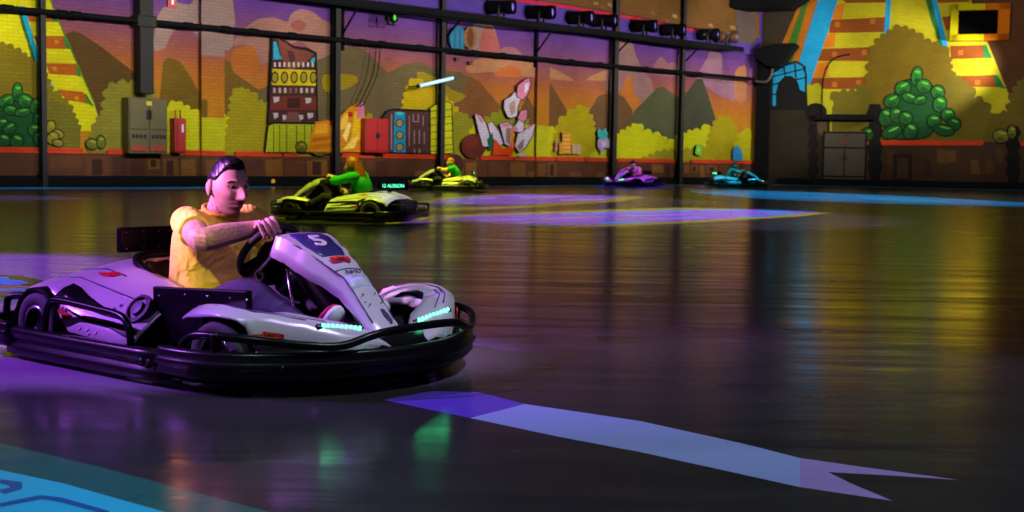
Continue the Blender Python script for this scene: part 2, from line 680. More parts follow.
floor_poly(CY, [(690, 189), (740, 190), (800, 191.8), (900, 196), (1040, 203.5), (1040, 209.5), (930, 206.5), (840, 203.5), (760, 198.5), (715, 194.5), (690, 192)])
floor_poly((110, 200, 240), [(860, 196.5), (930, 199.8), (960, 202), (900, 201.4), (865, 199)], 2)
floor_poly(CY, [(770, 184.4), (900, 187), (1040, 190.5), (1040, 191.8), (900, 188.2), (770, 185.3)])
floor_poly((165, 160, 210), [(988, 217), (1040, 215), (1040, 220), (1010, 219.5)])
# beside the tail of the grey kart
floor_poly((70, 66, 24), [(-60, 273), (0, 274.5), (22, 276), (46, 281), (44, 286), (0, 285.5), (-60, 285)])
floor_poly(CY, [(-60, 276), (8, 276.8), (10, 279), (24, 281), (29, 283), (20, 285), (-60, 284.5)], 2)
floor_poly((190, 110, 80), [(-60, 285), (44, 286.5), (42, 288), (-60, 287)])
floor_poly(CY, [(-60, 287.2), (42, 288.8), (41, 291), (-60, 290.5)])
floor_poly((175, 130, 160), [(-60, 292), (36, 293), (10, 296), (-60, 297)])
floor_poly(CY, [(-60, 298.3), (40, 299.5), (36, 301.8), (-60, 300.8)])
floor_poly((70, 66, 24), [(0, 353), (20, 350), (38, 354), (26, 358), (4, 357)])
# ribbon in front of the grey kart
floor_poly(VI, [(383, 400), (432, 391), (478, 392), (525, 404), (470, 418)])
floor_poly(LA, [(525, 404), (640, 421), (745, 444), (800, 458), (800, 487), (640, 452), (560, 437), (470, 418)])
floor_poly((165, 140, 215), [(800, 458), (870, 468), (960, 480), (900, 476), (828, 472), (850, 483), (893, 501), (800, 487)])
# bottom-left corner
floor_poly(CY, [(-60, 455), (0, 470), (62, 483), (165, 512), (240, 540), (-120, 560)])
floor_poly((30, 92, 96), [(-60, 428), (0, 443), (100, 467), (270, 512), (330, 540), (240, 540), (165, 512), (62, 483), (0, 470), (-60, 455)])
for poly in ([(0, 479), (22, 482), (22, 489), (5, 494), (0, 492), (0, 489.5), (10, 487.5), (8, 485), (0, 483)],
             [(0, 503), (40, 495), (60, 497), (110, 511), (104, 514), (60, 502), (42, 499), (0, 507)]):
    floor_poly((24, 88, 165), poly, 2)
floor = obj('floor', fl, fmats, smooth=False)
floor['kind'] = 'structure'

# ---- the long brick wall, projected mural painted into its colours
SKY_RAMP = [(1.6, (184, 124, 20)), (2.5, (178, 112, 28)), (3.0, (170, 98, 42)), (3.5, (150, 84, 72)), (4.0, (128, 74, 100)), (4.7, (102, 60, 132)), (5.5, (76, 46, 130))]
W_sky = wall_mat('projected_sunset_brick', None, SKY_RAMP)
W_col = {}


def wm(rgb):
    if rgb not in W_col:
        W_col[rgb] = wall_mat('projection_brick_%d_%d_%d' % rgb, rgb)
    return W_col[rgb]


class Mural:
    """a wall and its projected artwork, light painted in as colour: every patch is a face of the one wall mesh"""
    def __init__(self, fn, base):
        self.bm = B()
        self.fn = fn
        self.mats = [base]
        self.n = 0

    def mi(self, rgb):
        m = wm(rgb) if isinstance(rgb, tuple) else rgb
        if m not in self.mats:
            self.mats.append(m)
        return self.mats.index(m)

    def local(self, rgb, pts, off=None):
        self.n += 1
        o = 0.002 + 0.0004 * self.n if off is None else off
        f = self.bm.faces.new([self.bm.verts.new((s, -o, z)) for s, z in pts])
        f.material_index = self.mi(rgb)

    def poly(self, rgb, pts, smooth=0, off=0.0):
        if smooth:
            pts = crom(pts, smooth, closed=True)
        self.n += 1
        o = off + 0.002 + 0.0004 * self.n
        f = self.bm.faces.new([self.bm.verts.new((s, -o, z)) for s, z in [self.fn(x, y) for x, y in pts]])
        f.material_index = self.mi(rgb)

    def outlined(self, rgb, pts, w=1.2, smooth=0, line=(22, 26, 16)):
        """a shape with a dark outline"""
        if smooth:
            pts = crom(pts, smooth, closed=True)
        cx = sum(p[0] for p in pts) / len(pts)
        cy = sum(p[1] for p in pts) / len(pts)
        big = []
        L = len(pts)
        area = sum(pts[i - 1][0] * pts[i][1] - pts[i][0] * pts[i - 1][1] for i in range(L))
        sg = 1 if area > 0 else -1
        for i in range(L):
            a, b, c = pts[i - 1], pts[i], pts[(i + 1) % L]
            tx, ty = c[0] - a[0], c[1] - a[1]
            l = math.hypot(tx, ty) or 1
            big.append((b[0] + sg * ty / l * w, b[1] - sg * tx / l * w))
        self.poly(line, big)
        self.poly(rgb, pts)

    def ell(self, rgb, cx, cy, rx, ry, rot=0, outline=0, n=18):
        pts = []
        for k in range(n):
            a = 2 * PI * k / n
            x, y = rx * math.cos(a), ry * math.sin(a)
            pts.append((cx + x * math.cos(rot) - y * math.sin(rot), cy + x * math.sin(rot) + y * math.cos(rot)))
        if outline:
            self.outlined(rgb, pts, outline)
        else:
            self.poly(rgb, pts)

    def crown(self, rgb, tops, bottom, bump=3.0):
        """scalloped tree or cloud: a run of bumps along the top, flat foot"""
        pts = []
        for i in range(len(tops) - 1):
            (x0, y0), (x1, y1) = tops[i], tops[i + 1]
            l = math.hypot(x1 - x0, y1 - y0)
            k = max(1, round(l / (bump * 2.6)))
            for j in range(k):
                ax, ay = x0 + (x1 - x0) * j / k, y0 + (y1 - y0) * j / k
                bx, by = x0 + (x1 - x0) * (j + 1) / k, y0 + (y1 - y0) * (j + 1) / k
                nx, ny = (by - ay), -(bx - ax)
                for q in range(5):
                    t = q / 5
                    h = 0.42 * math.sin(PI * t)
                    pts.append((ax + (bx - ax) * t + nx * h, ay + (by - ay) * t + ny * h))
        pts.append(tops[-1])
        pts += [(tops[-1][0], bottom), (tops[0][0], bottom)]
        self.poly(rgb, pts)

    def leafbush(self, body, leaves, g1=(46, 118, 40), g2=(28, 78, 34)):
        if body:
            self.outlined(g2, body, 1.3, 4)
        hi = (96, 186, 52) if g1[1] > g1[0] * 1.5 else (166, 160, 60)
        for i, (cx, cy, rx, ry, rot) in enumerate(leaves):
            rx, ry = rx * 1.28, ry * 1.28
            self.ell((20, 28, 16), cx, cy, rx + 1.1, ry + 1.1, rot)
            k = max(0.0, min(1.0, (cy - leaves[0][1]) / 60.0))
            self.ell(tuple(int(g1[j] * (1 - k) + g2[j] * k) for j in range(3)), cx, cy, rx, ry, rot)
            self.ell(hi, cx + rx * .15, cy - ry * .45, rx * .55, ry * .18, rot)
            self.ell(g2, cx, cy + ry * .55, rx * .6, ry * .35, rot)


mu = Mural(bw, W_sky)
L = mu
v4 = [L.bm.verts.new(p) for p in ((0, 0, 0), (BLEN, 0, 0), (BLEN, 0, WALL_H), (0, 0, WALL_H))]
L.bm.faces.new(v4)
CLOUD, CLOUD2 = (150, 122, 112), (158, 110, 96)
# clouds
L.poly(CLOUD, [(157, 18), (163, 8), (176, 2), (190, 5), (200, -6), (232, -6), (233, 45), (222, 50), (203, 50), (197, 36), (188, 28), (178, 28), (170, 36), (165, 48), (152, 50), (155, 32)], 2)
L.poly(CLOUD2, [(232, 45), (240, 34), (253, 22), (264, 18), (277, 18), (287, 22), (291, 14), (301, 9), (313, 12), (323, 20), (332, 24), (341, 40), (345, 52), (335, 58), (318, 66), (300, 40), (270, 62), (258, 62), (246, 46)], 3)
L.poly((176, 100, 40), [(232, 52), (250, 46), (258, 56), (256, 72), (240, 78), (233, 72)], 3)
L.poly((150, 82, 70), [(290, 26), (297, 20), (306, 24), (300, 32)], 3)
L.poly(CLOUD, [(471, 30), (477, 23), (486, 22), (493, 26), (496, 34), (498, 52), (474, 52)], 3)
L.poly((172, 92, 82), [(482, 32), (489, 27), (496, 34), (499, 54), (480, 54)], 3)
L.poly((155, 105, 110), [(496, 54), (502, 48), (512, 47), (520, 52), (523, 60), (498, 58)], 3)
L.poly((178, 120, 82), [(466, 66), (480, 58), (505, 60), (540, 64), (560, 72), (575, 81), (560, 80), (540, 78), (520, 76), (490, 72), (470, 73)], 2)
L.poly((192, 100, 50), [(495, 76), (500, 69), (510, 66), (520, 70), (520, 77)], 3)
L.poly((176, 120, 78), [(586, 80), (600, 72), (612, 71), (612, 80)], 2)
L.poly((150, 110, 105), [(605, 90), (612, 44), (618, 36), (630, 37), (636, 56), (644, 72), (652, 82), (652, 96), (640, 104), (628, 96), (618, 92)], 2)
L.poly((190, 110, 42), [(625, 80), (631, 75), (634, 92), (643, 104), (628, 108), (620, 100)], 2)
L.poly((150, 96, 100), [(652, 72), (657, 60), (662, 57), (668, 64), (672, 62), (678, 66), (678, 76), (660, 76)], 2)
L.poly((148, 104, 122), [(707, 58), (710, 50), (716, 51), (722, 56), (723, 76), (740, 84), (740, 100), (724, 98), (708, 88), (697, 78), (700, 70)], 2)
L.poly((172, 112, 74), [(735, 72), (742, 66), (746, 68), (746, 100), (735, 100)], 2)
# mountains
L.poly((92, 66, 30), [(62, 42), (66, 34), (73, 31), (80, 33), (100, 46), (130, 69), (150, 86), (170, 130), (100, 130), (92, 104)])
L.poly((112, 86, 24), [(157, 130), (163, 62), (168, 57), (180, 62), (190, 76), (202, 98), (210, 130)])
L.poly((112, 84, 30), [(214, 130), (218, 62), (222, 58), (230, 62), (233, 72), (262, 92), (262, 130)])
L.poly((104, 88, 56), [(225, 150), (240, 104), (255, 92), (318, 60), (336, 52), (350, 46), (364, 49), (388, 73), (405, 64), (420, 62), (437, 70), (460, 72), (478, 82), (505, 112), (520, 150)])
L.poly((124, 78, 40), [(455, 110), (470, 76), (480, 82), (505, 112), (515, 150), (470, 150)])
L.poly((112, 74, 40), [(518, 150), (521, 108), (527, 96), (533, 106), (540, 120), (543, 106), (550, 83), (557, 94), (567, 111), (569, 150)])
L.poly((108, 78, 46), [(568, 155), (583, 122), (598, 96), (612, 92), (624, 97), (632, 110), (640, 155)])
L.poly((82, 84, 54), [(622, 155), (634, 111), (648, 97), (658, 87), (664, 87), (677, 97), (690, 90), (697, 79), (702, 79), (707, 92), (715, 118), (726, 158)])
L.poly((70, 72, 52), [(676, 155), (680, 104), (692, 85), (697, 79), (702, 79), (708, 95), (715, 118), (726, 158)])
L.poly((150, 126, 12), [(322, 77), (332, 74), (352, 75), (358, 80), (348, 88), (326, 92)], 3)
L.poly((150, 130, 22), [(417, 72), (430, 75), (440, 80), (452, 90), (466, 96), (452, 104), (430, 106), (419, 96)], 2)
# stepped pyramid
YP, BP, GP = (212, 204, 16), (176, 92, 22), (40, 122, 58)
L.poly(YP, [(-90, -12), (46, -12), (54, 12), (70, 48), (94, 104), (99, 120), (90, 131), (79, 131), (60, 120), (-90, 120)])
for q in ([(22, 9), (53, 10), (58, 22), (28, 22)], [(33, 36), (65, 36), (71, 49), (39, 49)], [(46, 63), (77, 64), (80, 76), (49, 74)], [(57, 89), (83, 92), (89, 104), (66, 100)]):
    L.poly(BP, q)
for x, y in ((30, 13), (34, 16), (54, 40), (52, 67), (74, 96)):
    L.poly((215, 130, 26), [(x, y), (x + 4, y), (x + 5, y + 4), (x + 1, y + 4)])
for q in ([(50, 10), (53.5, 10), (58, 22), (53, 22)], [(63, 37), (66, 36), (71.5, 49), (66, 49)], [(76, 64), (77.5, 64), (81, 77), (77, 76)], [(84, 94), (86, 94), (94, 107), (88, 104)]):
    L.poly(GP, q)
L.poly((92, 132, 30), [(45.5, -12), (47, -12), (55, 12), (95, 104), (93.5, 104), (53.5, 12)])
L.poly((50, 100, 40), [(16, 4), (21, 10), (39, 69), (33, 64), (31, 57), (29, 50), (27, 43), (25, 36), (22, 28), (20, 20), (18, 12)])
L.poly((22, 165, 195), [(19, 6), (24, 6), (42, 69), (38, 69), (29, 40)])
L.poly((22, 165, 195), [(49, 84), (52, 84), (54, 90), (50, 91)])
# trees behind the ledge
L.crown((126, 110, 20), [(-60, 60), (-20, 44), (6, 45), (22, 53), (38, 65), (47, 78), (52, 92), (62, 98), (68, 104), (72, 112)], 152, 3)
L.crown((112, 104, 30), [(48, 100), (60, 104), (72, 112), (80, 130)], 152, 3)
L.crown((134, 126, 40), [(88, 152), (96, 122), (104, 110), (107, 88), (116, 84), (128, 84), (144, 80), (156, 96)], 152, 3.5)
L.crown((196, 196, 22), [(160, 140), (168, 106), (176, 102), (190, 110), (200, 118), (212, 112), (226, 117), (236, 118)], 153, 3.5)
L.crown((152, 138, 20), [(224, 150), (229, 118), (232, 95), (239, 88), (250, 92), (257, 101), (270, 106)], 153, 3)
L.crown((150, 134, 22), [(318, 150), (332, 140), (345, 128), (360, 120), (372, 114)], 153, 3)
L.crown((186, 156, 10), [(400, 150), (404, 98), (408, 85), (416, 79), (423, 86), (436, 92), (448, 101), (458, 112), (466, 128), (474, 150)], 155, 3)
L.crown((136, 134, 26), [(448, 152), (452, 118), (462, 114), (474, 124), (490, 118), (506, 108), (522, 112), (530, 130)], 157, 3)
L.crown((188, 184, 14), [(466, 156), (472, 128), (480, 124), (486, 132), (520, 130), (530, 128), (542, 124), (554, 130), (560, 150)], 157, 3)
L.crown((168, 152, 12), [(552, 156), (558, 124), (566, 116), (574, 110), (584, 107), (592, 120), (594, 140), (600, 156)], 157, 3)
L.crown((190, 190, 12), [(590, 158), (603, 142), (613, 138), (625, 130), (636, 124), (643, 131), (652, 134), (661, 136), (666, 144), (680, 136), (692, 131), (700, 131), (710, 126)], 160, 3)
L.crown((150, 142, 26), [(640, 160), (660, 152), (690, 150), (712, 146)], 161, 3)
L.crown((158, 144, 14), [(704, 160), (710, 132), (716, 120), (724, 117), (732, 124), (739, 140), (742, 160)], 162, 3)
L.crown((170, 162, 12), [(736, 148), (741, 132), (752, 132)], 162, 3)
# leafy bush at the left end
L.leafbush([(-6, 112), (6, 103), (22, 100), (36, 106), (41, 122), (40, 148), (-6, 150)],
           [(17, 92, 3.6, 7, 0), (6, 101, 6, 4.5, -.5), (25, 101, 6, 5, .5), (36, 106, 4.5, 6, .4), (10, 110, 5, 3.5, .2), (22, 112, 6, 3, -.2), (38, 120, 4, 6, .2),
            (2, 124, 4, 5, 0), (9, 128, 5, 4, -.5), (34, 130, 5, 5, 0), (38, 138, 4, 5, .2), (3, 140, 5, 5, .3), (16, 141, 5, 5.5, .4)])
L.leafbush(None, [(50, 127, 3.4, 5, .2), (57, 134, 4.5, 3, .4), (52, 138, 4, 5, .6), (57, 143, 4, 2.5, .2)], (146, 132, 30), (120, 112, 30))
L.leafbush(None, [(91, 144, 4.5, 4, .3), (100, 142, 3, 5, -.1)], (112, 110, 30), (100, 96, 30))
# ledge of the artwork: red strip and stone blocks, straight along the wall
STONE = (92, 56, 34)
L.local(STONE, [(0, 0.2), (BLEN, 0.2), (BLEN, 0.80), (0, 0.80)])
s_ = 6.0
rr = random.Random(3)
while s_ < BLEN - 1:
    w_ = rr.uniform(0.35, 0.9)
    z0 = rr.choice((0.22, 0.24, 0.42))
    z1 = rr.choice((0.44, 0.70, 0.72))
    if z1 - z0 > 0.15:
        L.local(rr.choice(((118, 74, 36), (104, 62, 38), (128, 82, 34), (82, 46, 34))), [(s_ + .05, z0), (s_ + w_, z0 + rr.uniform(-.02, .02)), (s_ + w_ - .03, z1), (s_ + .03, z1 + rr.uniform(-.03, .01))])
        if rr.random() < .35:
            L.local((66, 38, 28), [(s_ + w_ * .3, z0 + .06), (s_ + w_ * .7, z0 + .06), (s_ + w_ * .7, z1 - .06), (s_ + w_ * .3, z1 - .06)])
    s_ += w_ + 0.03
for x0, x1 in ((-60, 82), (106, 123), (183, 203), (207, 223), (234, 280), (282, 296), (340, 372), (381, 436), (441, 449), (479, 512), (513, 543), (545, 553), (555, 583), (585, 613), (616, 626), (627, 676), (690, 752)):
    a, b = bw(x0, 150)[0], bw(x1, 155)[0]
    L.local((205, 62, 30), [(a, 0.78), (b, 0.78), (b, 0.91), (a, 0.91)])
# banded tower
BK = (24, 20, 18)
L.poly(BK, [(269, 36), (276, 36), (292, 46), (306, 48), (315, 53), (316.5, 124), (265, 124)])
L.poly((70, 38, 34), [(271, 38), (276, 38), (291, 48), (305, 50), (313, 54), (314.5, 123), (267, 123)])
L.poly((40, 160, 185), [(271.5, 42), (274.5, 42), (278, 56), (282, 59), (271.5, 60)])
L.poly((40, 160, 185), [(309, 60), (313, 57), (313, 62), (309, 63)])
L.poly((118, 64, 50), [(276, 39), (284, 43), (292, 49), (304, 51), (312, 54), (309, 58), (301, 64), (290, 71), (285, 70), (279, 56)])
L.poly((84, 42, 36), [(285, 50), (292, 52), (294, 60), (288, 64)])
L.poly((190, 168, 20), [(270.5, 69), (313.5, 70.5), (314, 86), (269.5, 85)])
for i in range(5):
    L.ell(BK, 273 + 9.6 * i, 77.5, 3.8, 6, 0.05)
    L.ell((150, 132, 30), 273 + 9.6 * i, 77.5, 2.6, 4.6, 0.05)
for i in range(9):
    L.poly((190, 180, 170), [(272 + 4.7 * i, 62.5), (274 + 4.7 * i, 62.5), (274 + 4.7 * i, 67), (272 + 4.7 * i, 67)])
for i in range(8):
    L.poly((176, 158, 148) if i not in (3, 4) else (120, 84, 74), [(271 + 5.4 * i, 88), (273.6 + 5.4 * i, 88), (273.6 + 5.4 * i, 93), (271 + 5.4 * i, 93)])
L.poly((108, 44, 34), [(269, 96), (314, 97), (314, 110), (268, 110)])
L.poly((60, 30, 28), [(285, 98), (298, 98), (298, 108), (285, 108)])
for x, y, w in ((271, 97, 6), (303, 98, 6), (271, 113, 5), (305, 113, 6), (280, 115, 4), (296, 115, 5)):
    L.poly((178, 170, 172), [(x, y), (x + w, y), (x + w, y + 4), (x + 1, y + 6)])
L.poly((112, 70, 60), [(286, 112), (296, 112), (298, 122), (283, 122)])
L.poly(BK, [(262, 153), (265, 125), (270, 122), (318, 123), (322, 153)])
L.poly((168, 176, 22), [(263.5, 152), (266.5, 126), (271, 124), (317, 124.5), (320.5, 152)])
for x in (271, 277, 284, 294, 302, 309):
    L.poly((58, 66, 18), [(x, 125), (x + .8, 125), (x + .8, 152), (x, 152)])
L.leafbush(None, [(299, 147, 4, 4, 0), (317, 149, 7, 5, .3), (325, 150, 4, 3, 0), (338, 150, 3, 2.4, 0)], (120, 112, 24), (90, 84, 26))
# orange crystal heap
for c, q in (((206, 128, 16), [(305, 152), (308, 136), (313, 122), (326, 120), (330, 128), (336, 118), (346, 108), (356, 103), (362, 108), (361, 152)]),
             ((232, 160, 30), [(311, 134), (314, 124), (325, 123), (325, 133)]), ((180, 96, 10), [(310, 138), (327, 136), (328, 140), (310, 142)]),
             ((240, 190, 60), [(337, 124), (342, 114), (347, 112), (344, 128), (338, 130)]), ((250, 220, 120), [(340, 136), (346, 122), (349, 124), (344, 142)]),
             ((226, 176, 20), [(348, 142), (352, 112), (359, 110), (358, 140)]), ((246, 206, 90), [(340, 150), (350, 138), (357, 134), (352, 148)]),
             ((170, 40, 16), [(345, 112), (350, 112), (350, 117), (346, 117)]), ((170, 40, 16), [(327, 121), (331, 120), (331, 125), (328, 126)]),
             ((206, 110, 150), [(354, 118), (356, 106), (360, 102), (362, 108), (360, 118)]), ((190, 110, 10), [(312, 145), (334, 142), (336, 146), (312, 149)])):
    L.poly(c, q)
# bank of drums and barrel
L.poly(BK, [(374, 153), (376, 122), (384, 110), (392, 108.5), (428, 110), (428, 154)])
L.poly((84, 50, 48), [(377, 152), (378, 122), (385, 111.5), (392, 110.5), (427, 112), (427, 153)])
L.poly((30, 142, 178), [(392, 112), (402.5, 112.5), (403, 152.5), (391, 152)])
L.ell((70, 190, 200), 397, 113.5, 3.5, 1.6)
for y in (123, 135, 147):
    L.ell(BK, 397, y, 4.2, 4.4)
    L.ell((158, 138, 84), 397, y, 3.2, 3.5)
for x, y, w, h in ((410, 114, 1.3, 8), (415, 114, 1.3, 8), (411, 121, 5, 1.2), (411, 130, 1.2, 14), (416, 130, 1.2, 14), (411, 149, 1.6, 4), (416, 149, 1.6, 4), (420, 116, 1, 10), (421, 132, 1, 12), (406, 116, 1, 30), (388, 114, 1.4, 36)):
    L.poly((150, 124, 122), [(x, y), (x + w, y), (x + w, y + h), (x, y + h)])
L.outlined((196, 196, 18), [(428, 108), (433, 105), (445, 102), (448.5, 105), (450, 153), (428, 154)], 1.1)
for y in (110, 117, 124, 131, 138, 145, 150):
    L.poly((70, 76, 16), [(428, y + 1), (450, y - 1), (450, y - .2), (428, y + 1.8)])
# spheres
L.ell((96, 38, 30), 471, 146, 12.5, 12.5)
L.ell((110, 44, 32), 468, 142, 7, 7)
L.ell((74, 38, 34), 452, 164, 9, 10)
# pink crystal flower
PK, WH, DK = (206, 120, 142), (198, 184, 200), (60, 36, 40)
for col, q in ((WH, [(505, 117), (501, 108), (502, 100), (508, 97), (512, 92), (514, 98), (519, 96), (515, 106), (514, 116), (508, 118)]),
               (PK, [(514, 96), (515, 86), (522, 80), (526, 78), (528, 84), (525, 94), (520, 100)]),
               (WH, [(472, 114), (478, 116), (483, 124), (486, 134), (487, 147), (480, 146), (476, 132)]),
               (WH, [(485, 124), (489, 122), (496, 132), (500, 143), (497, 146), (488, 136)]),
               (WH, [(497, 124), (505, 122), (509, 126), (508, 147), (502, 144)]),
               (WH, [(512, 146), (515, 134), (526, 128), (532, 124), (529, 136), (522, 148), (516, 152)]),
               (PK, [(515, 118), (518, 111), (524, 110), (524, 117), (520, 124), (516, 126)]),
               (WH, [(512, 126), (516, 120), (521, 123), (520, 132), (514, 132)])):
    L.outlined(col, q, 1.0, 0, DK)
for col, q in ((PK, [(473, 115), (478, 117), (481, 122), (478, 123)]), (PK, [(498, 124), (506, 123), (507, 127), (500, 127)]), (PK, [(520, 128), (531, 125), (526, 129)]),
               ((150, 112, 96), [(503, 128), (508, 128), (507, 145), (503, 142)]), ((150, 112, 96), [(514, 146), (521, 138), (520, 148), (516, 151)]),
               ((170, 140, 120), [(506, 104), (512, 100), (512, 112), (508, 116)]), ((226, 206, 232), [(522, 84), (526, 82), (525, 90), (521, 94)]),
               ((40, 84, 58), [(484, 140), (489, 132), (491, 142), (489, 150), (486, 150)]), ((214, 70, 20), [(489, 155), (492, 139), (500, 148), (507, 147), (509, 128), (511, 150), (509, 155)]),
               ((226, 120, 30), [(508, 130), (510.5, 130), (510.5, 148), (508, 147)]), ((206, 120, 142), [(508, 128), (512, 125), (515, 129), (513, 132), (509, 131)]), ((170, 166, 190), [(515, 155), (521, 153), (524, 156), (516, 157)])):
    L.poly(col, q)
# gold stacks, small crystals
L.poly((206, 140, 40), [(556, 154), (556, 142), (559, 142), (559, 131), (568, 132), (568, 154)])
for y in (135, 139, 143, 147, 151):
    L.poly((230, 176, 90), [(560, y), (567, y), (567, y + 1.2), (560, y + 1.2)])
for x in (569, 573.5):
    L.poly((190, 160, 120), [(x, 154), (x, 144), (x + 4, 144), (x + 4, 154)])
L.poly((200, 110, 130), [(552, 150), (553, 137), (555, 142), (554, 152)])
for c, q in (((60, 170, 160), [(594, 134), (596, 128), (599, 131), (602, 128), (605, 134), (603, 139), (596, 139)]), ((176, 150, 186), [(594, 146), (595, 139), (604, 138), (608, 142), (611, 150), (606, 148), (601, 148), (599, 155), (597, 150)]),
             ((206, 186, 210), [(598, 142), (604, 141), (603, 146), (599, 147)]), ((120, 190, 60), [(692, 154), (693, 146), (696, 143), (699, 148), (698, 156)]), ((160, 210, 110), [(694, 152), (695, 146), (697, 150)]),
             ((46, 140, 190), [(730, 160), (730, 149), (733, 145), (737, 148), (740, 156), (739, 161)])):
    L.poly(c, q)
# balloons
L.ell((40, 110, 140), 454.5, 39, 8.5, 12.5)
for x in (449, 454, 459):
    L.ell((64, 130, 158), x, 39, 1.0, 11)
L.ell((150, 100, 50), 467, 38, 6.5, 11)
L.ell((110, 66, 46), 467, 38, 3.4, 10)
for x, y in ((453, 57), (466, 61)):
    L.poly((110, 74, 66), [(x, y), (x + 4, y), (x + 3.4, y + 4), (x + .6, y + 4)])
# projected frieze above the gantry
L.poly((88, 62, 150), [(345, -12), (430, -12), (500, -1), (560, 6), (630, 18), (690, 30), (756, 43), (756, 56), (690, 46), (600, 34), (480, 14), (345, -2)])
L.poly((206, 40, 40), [(430, -14), (500, -3), (560, 5), (630, 17), (690, 29), (752, 40), (752, 42), (690, 31.5), (630, 20), (560, 8), (500, 0), (430, -11)])
L.poly((112, 76, 34), [(430, -40), (756, -40), (756, 39), (690, 28), (630, 16), (560, 4), (500, -4), (430, -15)])
for i in range(22):
    x = 590 + i * 7.2
    y = 11 + (x - 590) * 0.175 - rr.uniform(3, 11)
    L.poly(rr.choice(((158, 118, 74), (140, 92, 42), (176, 140, 90), (120, 66, 36))), [(x, y), (x + rr.uniform(2, 5), y + .8), (x + 5, y + rr.uniform(3, 5)), (x, y + 3)])
L.poly((96, 80, 74), [(733, -10), (752, -10), (752, 45), (733, 42)])
wall_back = obj('wall_back', mu.bm, mu.mats, smooth=False)
wall_back.matrix_world = BM
wall_back['kind'] = 'structure'

# ---- the right-hand wall, its projected mural painted in likewise
mr_ = Mural(rw, wall_mat('unlit_brick', (58, 48, 34)))  # dark base colour stands for brick the projection leaves unlit
Rr = mr_
Rr.bm.faces.new([Rr.bm.verts.new(p) for p in ((0, 0, 0), (RLEN, 0, 0), (RLEN, 0, WALL_H), (0, 0, WALL_H))])
YR, BR = (178, 166, 22), (132, 66, 18)
Rr.poly((176, 100, 20), [(775, 60), (806, -12), (832, -12), (812, 40), (800, 62), (782, 64)])
Rr.poly((62, 110, 30), [(778, 72), (808, -12), (812, -12), (792, 62), (782, 76)])
Rr.poly((84, 46, 24), [(770, 14), (790, 5), (806, -12), (780, -12)])
Rr.poly(YR, [(832, -12), (968, -12), (1008, 92), (1016, 112), (800, 130), (800, 88), (812, 60)])
for q in ([(832, -12), (888, -12), (888, 2.5), (846, 3)], [(830, 20), (886, 17), (885, 32), (829, 33)], [(818, 49), (872, 47), (870, 61), (817, 61)], [(810, 78), (868, 77), (867, 89), (808, 89)],
          [(934, -12), (966, -12), (970, 2), (938, 3)], [(942, 17), (956, 15), (958, 30), (946, 30)], [(950, 46), (984, 45), (989, 58), (951, 59)], [(958, 76), (994, 75), (1000, 87), (961, 87)]):
    Rr.poly(BR, q)
for q in ([(832, 5), (845, 4), (842, 19), (829, 20)], [(822, 35), (836, 33), (834, 47), (818, 48)], [(811, 63), (830, 62), (827, 77), (808, 78)]):
    Rr.poly((206, 116, 22), q)
for x, y in ((870, 19), (835, 22), (862, 50), (832, 52), (856, 80), (832, 82), (950, 18), (958, 50), (975, 80)):
    Rr.poly((176, 98, 28), [(x, y), (x + 5, y), (x + 5, y + 5), (x, y + 5)])
Rr.poly((30, 150, 195), [(822, -12), (841, -12), (828, 32), (818, 60), (809, 88), (799, 92), (799, 62), (808, 32)])
Rr.poly((30, 150, 195), [(887, -12), (892, -12), (889, 33), (884, 34)])
Rr.poly((40, 100, 46), [(922, -12), (930, -12), (948, 52), (943, 50), (938, 42), (935, 30), (931, 20), (928, 8)])
Rr.poly((30, 150, 195), [(929, -12), (934, -12), (949, 51), (944, 52)])
Rr.poly((30, 150, 195), [(949, 70), (952, 70), (953, 76), (949, 77)])
Rr.poly((78, 46, 22), [(966, -12), (1060, -12), (1060, 130), (1020, 120), (1007, 90)])
for q in ([(983, 45), (986, 45), (992, 58), (984, 58)], [(994, 75), (997, 75), (1006, 89), (996, 86)]):
    Rr.poly((34, 110, 50), q)
Rr.crown((112, 90, 14), [(866, 140), (868, 82), (870, 52), (880, 38), (892, 30), (902, 27), (916, 33), (924, 40), (940, 46), (949, 56), (951, 70), (956, 90), (970, 140)], 145, 3.5)
Rr.crown((104, 92, 20), [(828, 125), (830, 100), (840, 92), (856, 92), (868, 86), (872, 120)], 142, 3.5)
Rr.crown((166, 158, 22), [(800, 142), (806, 90), (812, 85), (822, 90), (832, 108)], 142, 4)
Rr.crown((106, 92, 22), [(940, 140), (946, 82), (956, 76), (968, 86), (974, 98), (984, 102), (990, 112), (1000, 140)], 142, 3.5)
Rr.crown((98, 82, 24), [(985, 142), (992, 118), (1008, 112), (1013, 92), (1022, 80), (1040, 74)], 142, 3.5)
# stone band and red strip
Rr.poly((66, 44, 28), [(800, 146), (1060, 147), (1060, 192), (760, 186), (800, 186)])
for i in range(16):
    x = 835 + i * 12.5 + rr.uniform(-2, 2)
    y0 = rr.choice((149, 150, 160))
    Rr.poly(rr.choice(((82, 54, 28), (54, 34, 26), (94, 62, 30), (74, 44, 28))), [(x, y0), (x + rr.uniform(6, 11), y0), (x + rr.uniform(6, 11), y0 + rr.uniform(10, 22)), (x + rr.uniform(0, 1), y0 + 14)])
Rr.poly((44, 28, 22), [(893, 154), (912, 154), (912, 180), (893, 180)])
Rr.poly((74, 50, 34), [(897, 158), (908, 158), (908, 178), (897, 178)])
Rr.poly((206, 58, 26), [(833, 140), (985, 141), (982, 145.5), (836, 145)])
Rr.poly((206, 58, 26), [(1018, 142), (1060, 143), (1060, 147), (1018, 146)])
